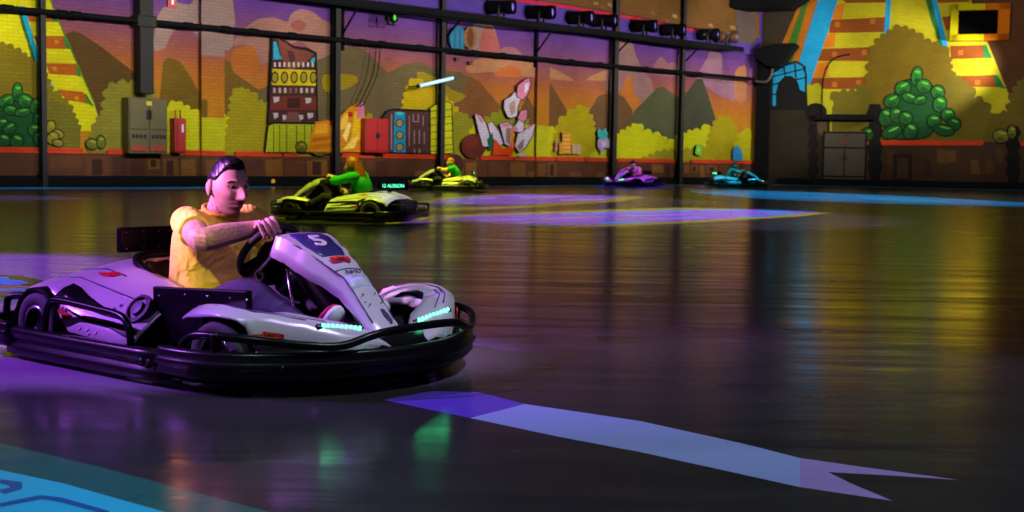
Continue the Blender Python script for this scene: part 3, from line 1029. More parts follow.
# bay in shadow, its dark painted in, with the artwork's arched cyan window
DKB = (48, 40, 27)
Rr.poly(DKB, [(755, 60), (790, 62), (806, 66), (808, 112), (830, 118), (830, 186), (755, 186)])
Rr.poly((24, 24, 22), [(771, 110), (772, 72), (782, 65), (796, 61), (803, 64), (807, 74), (807, 110)])
Rr.poly((30, 150, 195), [(772.5, 106), (773, 74), (783, 67), (796, 63), (802, 66), (805, 74), (805, 92), (800, 90), (798, 82), (792, 76), (785, 76), (779, 82), (776, 92), (776, 106)])
for q in ([(772, 76), (805, 68), (805, 69.5), (772, 77.5)], [(772, 84), (805, 77), (805, 78.5), (772, 85.5)], [(772, 94), (779, 93), (779, 94.5), (772, 95.5)], [(783, 66), (784.5, 66), (786, 76), (784.5, 76)], [(794, 62), (795.5, 62), (797, 80), (795.5, 80)]):
    Rr.poly((24, 24, 22), q)
# dark jagged pillars of the artwork
INK = (26, 22, 18)
for x0, x1, y0 in ((810, 816, 124), (870, 880, 104), (1008, 1018, 126)):
    pts = [(x0, y0)]
    n = 9
    for k in range(n):
        pts.append((x1 + (3 if k % 2 else 0), y0 + (184 - y0) * k / n))
    pts += [(x1, 186), (x0, 186)]
    for k in range(n - 1, 0, -1):
        pts.append((x0 - (3 if k % 2 else 0), y0 + (184 - y0) * k / n))
    Rr.poly(INK, pts)
Rr.ell(INK, 816, 112, 11, 9)
Rr.ell((84, 66, 40), 822, 126, 5, 10)
Rr.leafbush([(893, 100), (900, 84), (912, 80), (928, 84), (940, 94), (944, 108), (936, 124), (925, 137), (890, 137), (886, 118)],
            [(917, 76, 4, 7, .2), (903, 88, 6, 5, -.4), (924, 86, 5.5, 5, .3), (938, 92, 5, 5, .4), (892, 101, 6, 5, -.4), (910, 98, 6, 3.4, .4), (920, 100, 5, 3, -.3), (940, 104, 5, 6, .3),
             (886, 117, 5, 7, .3), (896, 115, 4.5, 6, -.2), (906, 118, 5, 5, .4), (934, 121, 5, 5, .1), (948, 115, 5, 5, 0), (954, 124, 5, 5, .3), (944, 130, 8, 4, .2), (892, 132, 8, 4.5, -.4), (911, 131, 5, 6.5, .5), (868, 134, 4, 5, -.2)])
Rr.leafbush(None, [(1001, 136, 6, 5, .2), (1012, 132, 3, 5, 0)], (112, 110, 26), (80, 76, 24))
wall_right = obj('wall_right', mr_.bm, mr_.mats, smooth=False)
wall_right.matrix_world = RM
wall_right['kind'] = 'structure'

# ---- roof
cb = B()
box(cb, (0, 34, WALL_H + 0.1), (140, 92, 0.2))
ceil_ = obj('ceiling', cb, mat('dark_roof', (20, 18, 20), 0.9, 0, 0.2, 2), smooth=False)
ceil_['kind'] = 'structure'


def wall_box(bm, M, s, z, off, w, h, d, mi=0):
    """box on a wall: s,z centre, off = gap to the wall"""
    box(bm, (s, -off - d / 2, z), (w, d, h), mi=mi)


def wobj(name, bm, m, M, parent=None, bevel=0.0, smooth=False):
    o = obj(name, bm, m, parent, smooth=smooth, bevel=bevel)
    if parent is None:
        o.matrix_world = M
    return o


def struct(o):
    o['kind'] = 'structure'
    return o


# black plinth boards along the feet of the walls
b_ = B()
wall_box(b_, BM, BLEN / 2, 0.13, 0.03, BLEN - 0.4, 0.26, 0.12)
struct(wobj('baseboard_back', b_, M_blacksteel, BM, bevel=0.02))
b_ = B()
wall_box(b_, RM, RLEN / 2 + .4, 0.13, 0.03, RLEN - 0.8, 0.26, 0.12)
struct(wobj('baseboard_right', b_, M_blacksteel, RM, bevel=0.02))

# shallow brick piers of the long wall, the same projected artwork put into their colours
nt = 0
for xa, xb, ya in ((199, 222, 118), (534, 546, 126)):
    nt += 1
    sa, sb = bw(xa, 120)[0], bw(xb, 120)[0]
    m_ = Mural(bw, W_sky)
    D = 0.10
    box(m_.bm, ((sa + sb) / 2, -0.03 - D / 2, WALL_H / 2), (sb - sa, D, WALL_H))
    yo = 0.03 + D + 0.004

    def pf(c, z0, z1, fa=0.0, fb=1.0):
        m_.local(c, [(sa + (sb - sa) * fa, z0), (sa + (sb - sa) * fb, z0), (sa + (sb - sa) * fb, z1), (sa + (sb - sa) * fa, z1)], yo + 0.001 * m_.n)
    zt = bw((xa + xb) / 2, ya)[1]
    if nt == 1:
        pf(CLOUD, 3.3, 5.2)
    if nt == 1:
        pf((112, 86, 24), 1.4, 2.2, 0, .25)
    pf((182, 180, 20), 0.7, zt)
    pf(STONE, 0.2, 0.8)
    pf((116, 74, 36), 0.24, 0.68, .15, .8)
    pf((205, 62, 30), 0.78, 0.91)
    pf((24, 22, 24), 0, 0.27)
    o = wobj('trim_%d' % nt, m_.bm, m_.mats, BM)
    struct(o)

# steel posts standing against the long wall
for px, w in ((42.5, 0.12), (335.5, 0.16), (440.5, 0.15), (613, 0.19), (680, 0.17)):
    nt += 1
    s, _ = bw(px, 120, 0.2)
    b_ = B()
    for dy in (-1, 1):
        box(b_, (s, -0.24 + dy * 0.07, WALL_H / 2), (w, 0.02, WALL_H))
    box(b_, (s, -0.24, WALL_H / 2), (w * 0.35, 0.14, WALL_H))
    box(b_, (s, -0.24, 0.30), (w * 1.7, 0.22, 0.03))
    struct(wobj('trim_%d' % nt, b_, M_steel, BM))

# ---- horizontal pipe with its clamps
pipe = thing('wall_pipe', 'long black pipe running level along the whole brick projection wall', 'pipe', BM)
zp = bw(330, 39, 0.35)[1]
b_ = B()
tube(b_, [(2, -0.36, zp), (BLEN * .5, -0.36, zp), (BLEN - 0.75, -0.36, zp)], 0.065, 12, 1)
obj('run', b_, M_blacksteel, pipe)
for px in (8, 62, 76, 145, 188, 225, 253, 292, 345, 362, 382, 420, 475, 503, 572, 600, 648, 700):
    s = bw(px, 40, 0.35)[0]
    b_ = B()
    tube(b_, [(s - .12, -0.36, zp), (s + .12, -0.36, zp)], 0.085, 12, 1)
    box(b_, (s, -0.18, zp), (.08, .34, .05))
    obj('clamp', b_, M_blacksteel, pipe)
# duct drop to the cabinet
s, z = bw(147, 60, 0.4)
b_ = B()
box(b_, (s, -0.25, 4.2), (0.36, 0.34, 3.9))
box(b_, (s, -0.25, zp + 0.0), (0.5, 0.4, 0.28))
dct = wobj('cable_duct', b_, M_steel, BM, bevel=0.03)
tag(dct, 'wide dark cable duct dropping to the grey electrical cabinet', 'duct')

# ---- grey electrical cabinet, hung clear of the floor
cabm = mat('cabinet_grey', (94, 84, 46), 0.55, 0.1, 0.1, 3)
s0, zt = bw(129, 97, 0.4)
s1, zb = bw(168, 154, 0.4)
cb_ = thing('electrical_cabinet', 'tall grey two-door electrical cabinet on the projection wall', 'cabinet', BM)
b_ = B()
box(b_, ((s0 + s1) / 2, -0.20, (zt + zb) / 2), (s1 - s0, 0.36, zt - zb))
obj('body', b_, cabm, cb_, False, 0.015)
for k in (0, 1):
    cx = s0 + (s1 - s0) * (0.25 + 0.5 * k)
    b_ = B()
    box(b_, (cx, -0.395, zb + (zt - zb) * .71), ((s1 - s0) * .46, 0.03, (zt - zb) * .54))
    d = obj('door', b_, cabm, cb_, False, 0.008)
    b_ = B()
    box(b_, (s0 + (s1 - s0) * (0.46 + 0.08 * k), -0.43, zb + (zt - zb) * .7), (0.05, 0.04, 0.22))
    obj('handle', b_, M_dark, d, False, 0.008)
    b_ = B()
    box(b_, (cx, -0.395, zb + (zt - zb) * .22), ((s1 - s0) * .46, 0.03, (zt - zb) * .36))
    d = obj('lower_panel', b_, cabm, cb_, False, 0.008)
    b_ = B()
    for j in range(4):
        box(b_, (cx + (j - 1.5) * .1, -0.415, zb + (zt - zb) * .31), (0.07, 0.02, 0.09))
    obj('vent', b_, M_dark, d, False)
    b_ = B()
    for j in range(5):
        box(b_, (cx + (j - 2) * .085, -0.413, zb + (zt - zb) * (.09 + .012 * (j % 2))), (0.07, 0.015, 0.12))
    obj('warning_strip', b_, mat('warning_red', (180, 46, 26), 0.6, 0, .2, 5), d, False)
b_ = B()
box(b_, (s0 + (s1 - s0) * .5, -0.40, zt - 0.13), (0.14, 0.05, 0.1))
obj('notice', b_, mat('notice_yellow', (196, 184, 60), 0.6), cb_, False)

# ---- red fire boxes
redm = mat('fire_red', (170, 22, 20), 0.45, 0, 0.15, 3)
s0, zt = bw(175, 118, 0.3)
s1, zb = bw(186, 153, 0.3)
fb = thing('fire_hose_box', 'narrow red fire box beside the grey electrical cabinet', 'fire box', BM)
b_ = B()
box(b_, ((s0 + s1) / 2, -0.15, (zt + zb) / 2), (s1 - s0, 0.26, zt - zb))
obj('case', b_, redm, fb, False, 0.02)
b_ = B()
box(b_, ((s0 + s1) / 2 + .03, -0.295, (zt + zb) / 2), (s1 - s0 - .06, 0.03, zt - zb - .08))
d = obj('door', b_, redm, fb, False, 0.01)
b_ = B()
box(b_, ((s0 + s1) / 2 + .05, -0.316, zt - .25), (0.05, 0.015, 0.2))
obj('notice', b_, M_white, d, False)
b_ = B()
tube(b_, [(s0 + .06, -.2, zt), (s0 + .06, -.2, zt + .2), (s0 + .2, -.2, zt + .2), (s0 + .2, -.2, zt)], 0.018, 8, 1)
obj('pipe_loop', b_, redm, fb)

s0, zt = bw(366, 118, 0.35)
s1, zb = bw(389, 153, 0.35)
fb = thing('fire_equipment_cabinet', 'wide red fire cabinet on the wall under the projected drums', 'fire cabinet', BM)
b_ = B()
box(b_, ((s0 + s1) / 2, -0.18, (zt + zb) / 2), (s1 - s0, 0.30, zt - zb))
obj('case', b_, redm, fb, False, 0.02)
for k in (0, 1):
    b_ = B()
    box(b_, (s0 + (s1 - s0) * (.26 + .48 * k), -0.345, (zt + zb) / 2), ((s1 - s0) * .45, 0.03, zt - zb - .1))
    d = obj('door', b_, redm, fb, False, 0.012)
    b_ = B()
    box(b_, (s0 + (s1 - s0) * (.45 + .1 * k), -0.37, (zt + zb) / 2), (.05, .04, .14))
    obj('handle', b_, M_dark, d, False)

# ---- small red fire signs high on the wall
for px, py, lab in ((341.5, 18, 'small red fire sign high on the wall beside the dark post'), (172, 1, 'small red fire sign at the top edge above the grey cabinet')):
    s, z = bw(px, py, 0.05)
    sg = thing('fire_sign', lab, 'sign', BM, 'fire signs on the wall')
    b_ = B()
    box(b_, (s, -0.045, z), (0.24, 0.03, 0.32))
    obj('plate', b_, redm, sg, False)
    b_ = B()
    box(b_, (s + .01, -0.064, z - .02), (0.06, 0.008, 0.12))
    box(b_, (s + .01, -0.064, z + .06), (0.1, 0.008, 0.03))
    obj('pictogram', b_, M_white, sg, False)

# ---- bright slanted streak, built as a glowing tube
a = bw(419, 86, .5)
c = bw(453, 78, .5)
tb = thing('glowing_tube', 'slanted glowing white tube in front of the mural', 'lamp', BM)
b_ = B()
tube(b_, [(a[0], -.5, a[1]), (c[0], -.5, c[1])], 0.05, 10, 1)
obj('tube', b_, mat('tube_glow', (200, 225, 240), .3, emit=(150, 205, 235), estr=0.75), tb)
for p, q in ((a, -1), (c, 1)):
    b_ = B()
    tube(b_, [(p[0], -.5, p[1]), (p[0] + .06 * q, -.5, p[1] + .012 * q)], 0.055, 10, 1)
    tube(b_, [(p[0], -.5, p[1]), (p[0], 0, p[1])], 0.012, 6, 1)
    obj('end_cap', b_, M_steel, tb)
# pair of slack cables
for k, px in enumerate((376, 380)):
    s, z = bw(px, 50, .4)
    s2, z2 = bw(px - 14, 100, .4)
    z2 = max(z2, bw(375, 112, .6)[1] + .35)
    b_ = B()
    tube(b_, [(s, -.4, z), ((s + s2) / 2 + .1, -.45, (z + z2) / 2), (s2, -.4, z2), (s2 - .02, -.3, z2 - .15), (s2, -.05, z2 - .2)], 0.014, 6, 4)
    cb_ = wobj('cable', b_, M_blacksteel, BM, smooth=True)
    tag(cb_, 'thin dark cable hanging from the long pipe, %s of the two' % ('left' if k == 0 else 'right'), 'cable', 'cables hanging from the pipe')

# ---- gantry along the top of the long wall, and the projectors on it
ga = thing('lighting_gantry', 'long dark gantry shelf bracketed high on the projection wall', 'gantry', BM)
p0, p1 = bw(340, -3, 0.9), bw(742, 53, 0.9)
gz = (bw(600, 31, 0.9)[1] + bw(470, 12, 0.9)[1]) / 2 - .06
b_ = B()
box(b_, ((p0[0] - 4 + p1[0]) / 2, -0.5, gz), (p1[0] - p0[0] + 4, 0.95, 0.10))
for dz in (0.0,):
    box(b_, ((p0[0] - 4 + p1[0]) / 2, -0.95, gz - .03), (p1[0] - p0[0] + 4, 0.06, 0.18))
obj('deck', b_, M_blacksteel, ga, False)
for px, py, drop in ((352, 20, 1.25), (455, 30, 1.0), (546, 40, 1.25), (624, 50, 1.0), (693, 60, 1.0)):
    s = bw(px, py, .5)[0]
    b_ = B()
    box(b_, (s, -0.06, gz - drop / 2), (0.09, 0.08, drop))
    tube(b_, [(s, -0.1, gz - drop * .62), (s, -0.9, gz)], 0.03, 8, 1)
    obj('bracket', b_, M_blacksteel, ga)
b_ = B()
tube(b_, [(p0[0] - 4, -0.9, gz - .1), (p0[0] + 6, -0.93, gz - .17), (p0[0] + 10, -0.9, gz - .1), (p0[0] + 16, -0.93, gz - .16), (p1[0] - 2, -0.9, gz - .11)], 0.03, 6, 6)
obj('cable_loom', b_, M_blacksteel, ga)


def projector(s, off, z, L_, R_, label, group, yaw=0.0, lens=None, shell=None):
    M = BM @ Matrix.Translation((s, -off, z)) @ Matrix.Rotation(yaw, 4, 'Z')
    t = thing('stage_projector', label, 'projector', M, group)
    shell = shell or M_black
    X = Matrix.Rotation(PI / 2, 4, 'Y')
    b_ = B()
    lathe(b_, [(R_ * .55, -L_ * .5), (R_ * .9, -L_ * .47), (R_ * .95, -L_ * .2), (R_ * .82, -L_ * .15), (R_ * .82, L_ * .15), (R_, L_ * .2), (R_, L_ * .5), (R_ * .9, L_ * .5), (R_ * .8, L_ * .38), (0.001, L_ * .36), (0.001, -L_ * .5)], X @ Matrix.Identity(4), 20, closed=False)
    box(b_, (-L_ * .12, 0, R_ * .25), (L_ * .6, R_ * 1.4, R_ * 1.3))
    obj('housing', b_, shell, t, bevel=0.01)
    b_ = B()
    ball(b_, (L_ * .40, 0, 0), R_ * .62, 16, sc=(.35, 1, 1))
    obj('lens', b_, lens or mat('lens_glass', (120, 96, 190), 0.1, 0, 0.1, 5, emit=(130, 100, 215), estr=.45), t)
    b_ = B()
    for sy in (-1, 1):
        box(b_, (0, sy * R_ * 1.08, -R_ * .6), (.07, .02, R_ * 1.6))
    box(b_, (0, 0, -R_ * 1.38), (.14, R_ * 2.2, .05))
    obj('yoke', b_, M_steel, t)
    return t


for px, L_, extra in ((503, .85, 'nearest of the row on the gantry'), (543, .85, 'second along the gantry row'), (583, .8, 'third along the gantry row'), (606, .85, 'fourth along the gantry row'),
                      (647, .8, 'fifth along the gantry row'), (676, .8, 'sixth along the gantry row'), (711, .75, 'seventh along the gantry row'), (730, .75, None)):
    s = bw(px, 20, .7)[0]
    lab = 'black barrel projector with violet lens, ' + extra if extra else 'orange-brown barrel projector at the far end of the gantry'
    projector(s, 0.62, gz + 0.06 + 0.345, L_, 0.22, lab, 'projectors on the gantry', yaw=-1.15, shell=None if extra else mat('orange_brown_shell', (92, 60, 44), .5, .2, .2, 8))  # shell of the last one tinted orange-brown
s, z = bw(391, 7, .7)
projector(s, 0.7, gz - .30, .3, .13, 'small hanging projector with a green lens under the gantry', 'projectors under the gantry', yaw=-1.2, lens=mat('green_lens', (60, 190, 40), .1, emit=(90, 220, 40), estr=.5))

# ---- corner: black steel pier with a flared bracket head, and the elbow pipe
b_ = B()
cs, cz = rw(760, 120, .5)
cs = max(cs, .16)
s_c = -0.2
box(b_, (cs - .02, -0.35, 2.45), (0.40, 0.4, 4.85))
box(b_, (cs + .24, -0.3, 2.4), (0.10, 0.26, 4.75))
cp = thing('corner_pier', 'black steel pier in the corner where the two projection walls meet', 'pillar', RM)
obj('shaft', b_, M_blacksteel, cp, False)
hz = rw(760, 52, .8)[1]
b_ = B()
s0, s1 = max(rw(743, 50, .8)[0], -.12), rw(798, 45, .8)[0]
prism(b_, [(s0, hz + .10), (s0 + .05, hz - .25), (s0 + .5, hz - .55), (s0 + 1.0, hz - .6), (s1, hz + .22), (s1 - .05, hz + .3), (s0 + .9, hz + .3)], Matrix.Translation((0, -0.3, 0)) @ Matrix.Rotation(PI / 2, 4, 'X'), 0.7)
obj('flared_head', b_, M_blacksteel, cp, False, 0.03)
b_ = B()
box(b_, (cs + .02, -0.37, 0.3), (0.5, 0.5, 0.5))
obj('foot_guard', b_, M_blacksteel, cp, False, 0.03)
s, z = rw(752, 82, .9)
b_ = B()
s = max(s, .25)
tube(b_, [(s - .3, -.95, z + .04), (s - .1, -.95, z), (s + .15, -.95, z + .02), (s + .3, -.9, z + .25), (s + .33, -.85, z + .5)], .05, 10, 5)
tag(wobj('elbow_pipe', b_, mat('pipe_grey', (70, 68, 66), .5, .2, .1, 6), RM, smooth=True), 'bent grey pipe end crossing the black corner pier', 'pipe')
# dark roof duct at the top of the corner
b_ = B()
prism(b_, [(0, 0), (2.0, 0.0), (2.6, .35), (2.6, 2.4), (-1.2, 2.4), (-1.2, 0.45)], Matrix.Translation((rw(738, 8, 1.5)[0], -1.0, rw(738, 11, 1.5)[1])) @ Matrix.Rotation(PI / 2, 4, 'X'), 1.2)
tag(wobj('roof_duct', b_, M_blacksteel, RM, bevel=.05), 'black roof duct hanging over the far corner', 'duct')

# ---- wall screen on the right-hand wall; projected border light painted into its frame
s0, z1 = rw(951, 4, .3)
s1, z0 = rw(1009, 40, .3)
sc_ = thing('wall_screen', 'dark blank screen in a wide frame with projected orange and yellow border light on the right wall', 'screen', RM)
b_ = B()
W_, H_ = s1 - s0, z1 - z0
cx, cz = (s0 + s1) / 2, (z0 + z1) / 2
for k, (x, z, w, h) in enumerate(((cx, z1 - .12, W_, .24), (cx, z0 + .12, W_, .24), (s0 + .14, cz, .28, H_), (s1 - .2, cz, .4, H_))):
    box(b_, (x, -.14, z), (w, .22, h), mi=0)
fr = obj('frame', b_, [mat('projected_border_orange', (164, 84, 4), .8, 0, .15, 2, spec=.05)], sc_, False, .01)
b_ = B()
box(b_, (s0 + W_ * .29, -.265, z1 - .12), (W_ * .58, .02, .22))
box(b_, (s0 + W_ * .29, -.265, z0 + .12), (W_ * .58, .02, .22))
box(b_, (s0 + .14, -.265, cz), (.26, .02, H_ * .98))
obj('projected_yellow', b_, mat('projected_border_yellow', (166, 154, 8), .8, 0, .1, 2, spec=.05), fr, False)  # yellow part of the projected border, put in as colour
b_ = B()
box(b_, (cx - .05, -.1, cz), (W_ - .5, .1, H_ - .4))
obj('panel', b_, mat('screen_black', (3, 3, 4), .9, 0, .1, 2, spec=.03), sc_, False)

# ---- double door of the right-hand wall under its lintel
s0, zt = rw(818, 117, .1)
s1 = rw(872, 117, .1)[0]
dr = bpy.data.objects.new('door_1', None)
C.objects.link(dr)
dr.matrix_world = RM
struct(dr)
b_ = B()
box(b_, ((s0 + s1) / 2, -.14, zt), (s1 - s0 + .2, .24, .2))
obj('lintel', b_, M_blacksteel, dr, False)
lx, lt = rw(823, 131, .1)
rx_ = rw(868, 131, .1)[0]
dm = mat('door_paint', (54, 44, 24), .7, 0, .2, 2)
for k in (0, 1):
    b_ = B()
    w = (rx_ - lx) / 2
    box(b_, (lx + w * (k + .5), -.055, lt / 2 + .1), (w - .05, .05, lt - .2))
    lf = obj('door_leaf', b_, dm, dr, False, .01)
    b_ = B()
    for zz in (.36, 1.45, lt - .05):
        box(b_, (lx + w * (k + .5), -.088, zz), (w - .05, .02, .045))
    box(b_, (lx + w * (.06 if k == 0 else 1.94), -.088, lt / 2 + .1), (.05, .02, lt - .2))
    obj('rail', b_, M_blacksteel, lf, False)
    b_ = B()
    box(b_, (lx + w * (.9 if k == 0 else 1.1), -.10, 1.1), (.05, .06, .2))
    obj('door_handle', b_, M_dark, lf, False)
b_ = B()
tube(b_, [(rw(822, 115, .1)[0], -.06, zt), (rw(823, 80, .1)[0], -.06, rw(823, 80, .1)[1]), (rw(832, 62, .1)[0], -.06, rw(832, 60, .1)[1]), (rw(850, 52, .1)[0], -.06, rw(850, 54, .1)[1])], .025, 8, 5)
tag(wobj('conduit', b_, M_blacksteel, RM, smooth=True), 'thin curved conduit climbing the right wall above the double door', 'conduit')
# small floor beacon by the plinth
fp = floor_pt(272, 186)
bc = thing('marker_beacon', 'tiny amber marker beacon at the foot of the wall', 'beacon', Matrix.Translation(fp))
b_ = B()
lathe(b_, [(.14, 0), (.14, .06), (.08, .08), (.001, .08), (.001, 0)], Matrix.Identity(4), 16, closed=False)
obj('base', b_, M_blacksteel, bc)
b_ = B()
lathe(b_, [(.08, .08), (.085, .15), (.05, .2), (.001, .21), (.001, .08)], Matrix.Identity(4), 16, closed=False)
obj('dome', b_, mat('amber', (220, 150, 30), .3, emit=(220, 150, 30), estr=.35), bc)
# ================================================================== THE KARTS
# local axes of a kart: x forward, y to the driver's left, z up, origin on the floor midway between the axles
def mirror(pts):
    return [(p[0], -p[1], p[2]) for p in pts]


def sweep(bm, path, prof, mi=0, cap=True):
    """profile (out, up) swept along a path that lies flat; `out` points away from the kart"""
    P = [Vector(p) for p in path]
    rings = []
    for i, p in enumerate(P):
        a, b = P[max(i - 1, 0)], P[min(i + 1, len(P) - 1)]
        t = (b - a)
        t.z = 0
        t.normalize()
        out = Vector((t.y, -t.x, 0))
        rings.append([p + out * u + Vector((0, 0, w)) for u, w in prof])
    ring_loft(bm, rings, cap, mi=mi)


def interp(tab, x):
    if x <= tab[0][0]:
        return tab[0][1]
    for (a, va), (b, vb) in zip(tab, tab[1:]):
        if x <= b:
            t = (x - a) / (b - a)
            t = t * t * (3 - 2 * t) * .5 + t * .5
            return va + (vb - va) * t
    return tab[-1][1]


# rear bodywork: rows of cross-sections (x, [(y, z)...]) for the left half
REAR_KEY = [(-.72, [(.0, .285), (.14, .285), (.27, .283), (.40, .265), (.48, .245), (.535, .225), (.56, .20)]),
            (-.67, [(.0, .345), (.14, .343), (.27, .335), (.40, .312), (.48, .297), (.545, .278), (.575, .25)]),
            (-.56, [(.0, .384), (.14, .380), (.27, .356), (.40, .330), (.48, .316), (.55, .302), (.60, .282)]),
            (-.45, [(.0, .390), (.15, .386), (.28, .362), (.40, .335), (.48, .318), (.55, .300), (.60, .278)]),
            (-.40, [(.20, .372), (.25, .372), (.31, .362), (.40, .335), (.48, .312), (.555, .285), (.61, .235)]),
            (-.28, [(.25, .365), (.29, .365), (.34, .352), (.41, .325), (.49, .285), (.565, .215), (.615, .135)]),
            (-.10, [(.27, .335), (.31, .337), (.35, .328), (.42, .304), (.50, .258), (.575, .19), (.62, .125)]),
            (.05, [(.28, .305), (.32, .308), (.36, .300), (.43, .282), (.50, .238), (.575, .175), (.62, .12)]),
            (.12, [(.29, .275), (.33, .28), (.37, .272), (.43, .255), (.495, .215), (.565, .165), (.61, .12)])]
REAR = []
for (xa, ra), (xb, rb) in zip(REAR_KEY, REAR_KEY[1:]):
    for k in range(4):
        t = k / 4
        e = t * t * (3 - 2 * t) * .5 + t * .5
        REAR.append((xa + (xb - xa) * t, [(a[0] + (b[0] - a[0]) * e, a[1] + (b[1] - a[1]) * e) for a, b in zip(ra, rb)]))
REAR.append(REAR_KEY[-1])
SEAT_X = -.45


def rear_pt(x, j, out=0.0, side=-1):
    """a point on the rear bodywork (x, lateral parameter 0..6) pushed out a little"""
    for (xa, ra), (xb, rb) in zip(REAR, REAR[1:]):
        if xa <= x <= xb:
            t = (x - xa) / (xb - xa)
            i = min(5, int(j))
            f = j - i

            def g(r):
                return (r[i][0] + (r[i + 1][0] - r[i][0]) * f, r[i][1] + (r[i + 1][1] - r[i][1]) * f)
            (ya, za), (yb, zb) = g(ra), g(rb)
            y, z = ya + (yb - ya) * t, za + (zb - za) * t
            dy, dz = ra[i + 1][0] - ra[i][0], ra[i + 1][1] - ra[i][1]
            l = math.hypot(dy, dz)
            ny, nz = -dz / l, dy / l
            return Vector((x, side * (y + ny * out), z + nz * out))
    return Vector((x, 0, 0))


def surf_patch(bm, fn, xs, js, th=0.004, mi=0):
    """thin raised patch following a surface"""
    top = [[bm.verts.new(fn(x, j, th)) for j in js] for x in xs]
    bot = [[bm.verts.new(fn(x, j, -.004)) for j in js] for x in xs]
    nx, nj = len(xs), len(js)
    for i in range(nx - 1):
        for k in range(nj - 1):
            bm.faces.new((top[i][k], top[i][k + 1], top[i + 1][k + 1], top[i + 1][k])).material_index = mi
            bm.faces.new((bot[i][k], bot[i + 1][k], bot[i + 1][k + 1], bot[i][k + 1])).material_index = mi
    for i in range(nx - 1):
        for k in (0, nj - 1):
            bm.faces.new((top[i][k], top[i + 1][k], bot[i + 1][k], bot[i][k])).material_index = mi
    for k in range(nj - 1):
        for i in (0, nx - 1):
            bm.faces.new((top[i][k], top[i][k + 1], bot[i][k + 1], bot[i][k])).material_index = mi


def strip_patch(bm, fn, stations, th=.005, nj=4):
    """patch whose lateral limits change: stations (x, j0, j1)"""
    top, bot = [], []
    for x, j0, j1 in stations:
        js = [j0 + (j1 - j0) * k / nj for k in range(nj + 1)]
        top.append([bm.verts.new(fn(x, j, th)) for j in js])
        bot.append([bm.verts.new(fn(x, j, -.004)) for j in js])
    for i in range(len(stations) - 1):
        for k in range(nj):
            bm.faces.new((top[i][k], top[i][k + 1], top[i + 1][k + 1], top[i + 1][k]))
            bm.faces.new((bot[i][k], bot[i + 1][k], bot[i + 1][k + 1], bot[i][k + 1]))
        for k in (0, nj):
            bm.faces.new((top[i][k], top[i + 1][k], bot[i + 1][k], bot[i][k]))
    for i in (0, len(stations) - 1):
        for k in range(nj):
            bm.faces.new((top[i][k], top[i][k + 1], bot[i][k + 1], bot[i][k]))


# front bodywork: fender stations x -> crest height, outer and inner limits, skirt foot
FX = [.36, .42, .50, .58, .66, .74, .82, .89, .945, .985]
FZ = [(.36, .272), (.42, .292), (.50, .306), (.58, .311), (.66, .304), (.74, .286), (.82, .262), (.89, .234), (.945, .202), (.985, .165)]
FO = [(.36, .56), (.50, .60), (.63, .61), (.70, .585), (.745, .548), (.80, .482), (.86, .405), (.92, .33), (.985, .20)]
FI = [(.36, .43), (.58, .41), (.70, .39), (.76, .30), (.82, .17), (.89, .08), (.945, .04), (.985, .02)]
FS = [(.36, .25), (.66, .28), (.715, .27), (.735, .165), (.80, .155), (.985, .13)]


def front_pt(x, j, out=0.0, side=-1):
    """front bodywork: j 0 inner lip .. 3 crest outer .. 4 shoulder .. 5 skirt foot"""
    zt, yo, yi, zs = interp(FZ, x), interp(FO, x), interp(FI, x), interp(FS, x)
    zin = zt - .10 * max(0, .46 - yi) - (.05 if x < .7 else .0)
    pts = [(yi, zin - .025), (yi + .012, zin), (yi + (yo - yi) * .5, zin + (zt - zin) * .75), (yo - .05, zt), (yo - .012, zt - .02), (yo, min(zt - .03, zs))]
    i = min(4, int(j))
    f = j - i
    y, z = pts[i][0] + (pts[i + 1][0] - pts[i][0]) * f, pts[i][1] + (pts[i + 1][1] - pts[i][1]) * f
    dy, dz = pts[i + 1][0] - pts[i][0], pts[i + 1][1] - pts[i][1]
    l = math.hypot(dy, dz) or 1
    return Vector((x, side * (y - dz / l * out), z + dy / l * out))


# nose panel: stations x -> crest z, half width, drop of the side fold
NX = [.372, .40, .45, .52, .60, .695, .74, .79, .845, .89]
NZ = [(.372, .522), (.395, .533), (.45, .517), (.52, .482), (.60, .438), (.695, .382), (.74, .337), (.79, .283), (.845, .225), (.89, .188)]
NW = [(.372, .118), (.395, .134), (.52, .112), (.695, .062), (.74, .06), (.845, .062), (.89, .05)]
ND = [(.372, .06), (.395, .085), (.52, .088), (.695, .075), (.79, .055), (.89, .025)]


def nose_pt(x, j, out=0.0, side=1):
    """j -2..2 across: +-2 foot of the fold, +-1 the crease, 0 the middle"""
    z, w, d = interp(NZ, x), interp(NW, x), interp(ND, x)
    s = 1 if j >= 0 else -1
    a = abs(j)
    if a <= 1:
        return Vector((x, s * w * a, z + .008 * (1 - a * a) + out))
    t = a - 1
    return Vector((x, s * (w + .028 * t + out * .9), z - d * t + out * .3))


def nose_frame(x, y):
    a = nose_pt(x - .02, 0)
    b = nose_pt(x + .02, 0)
    t = (b - a).normalized()
    n = Vector((0, 1, 0)).cross(t) * -1
    n = Vector((-t.z, 0, t.x))
    if n.z < 0:
        n = -n
    # lettering reads from the driver's right hand towards the left, seen from ahead of the kart
    o = nose_pt(x, 0) + Vector((0, y, 0)) + n * .006
    return basis(o, (0, 1, 0), n)


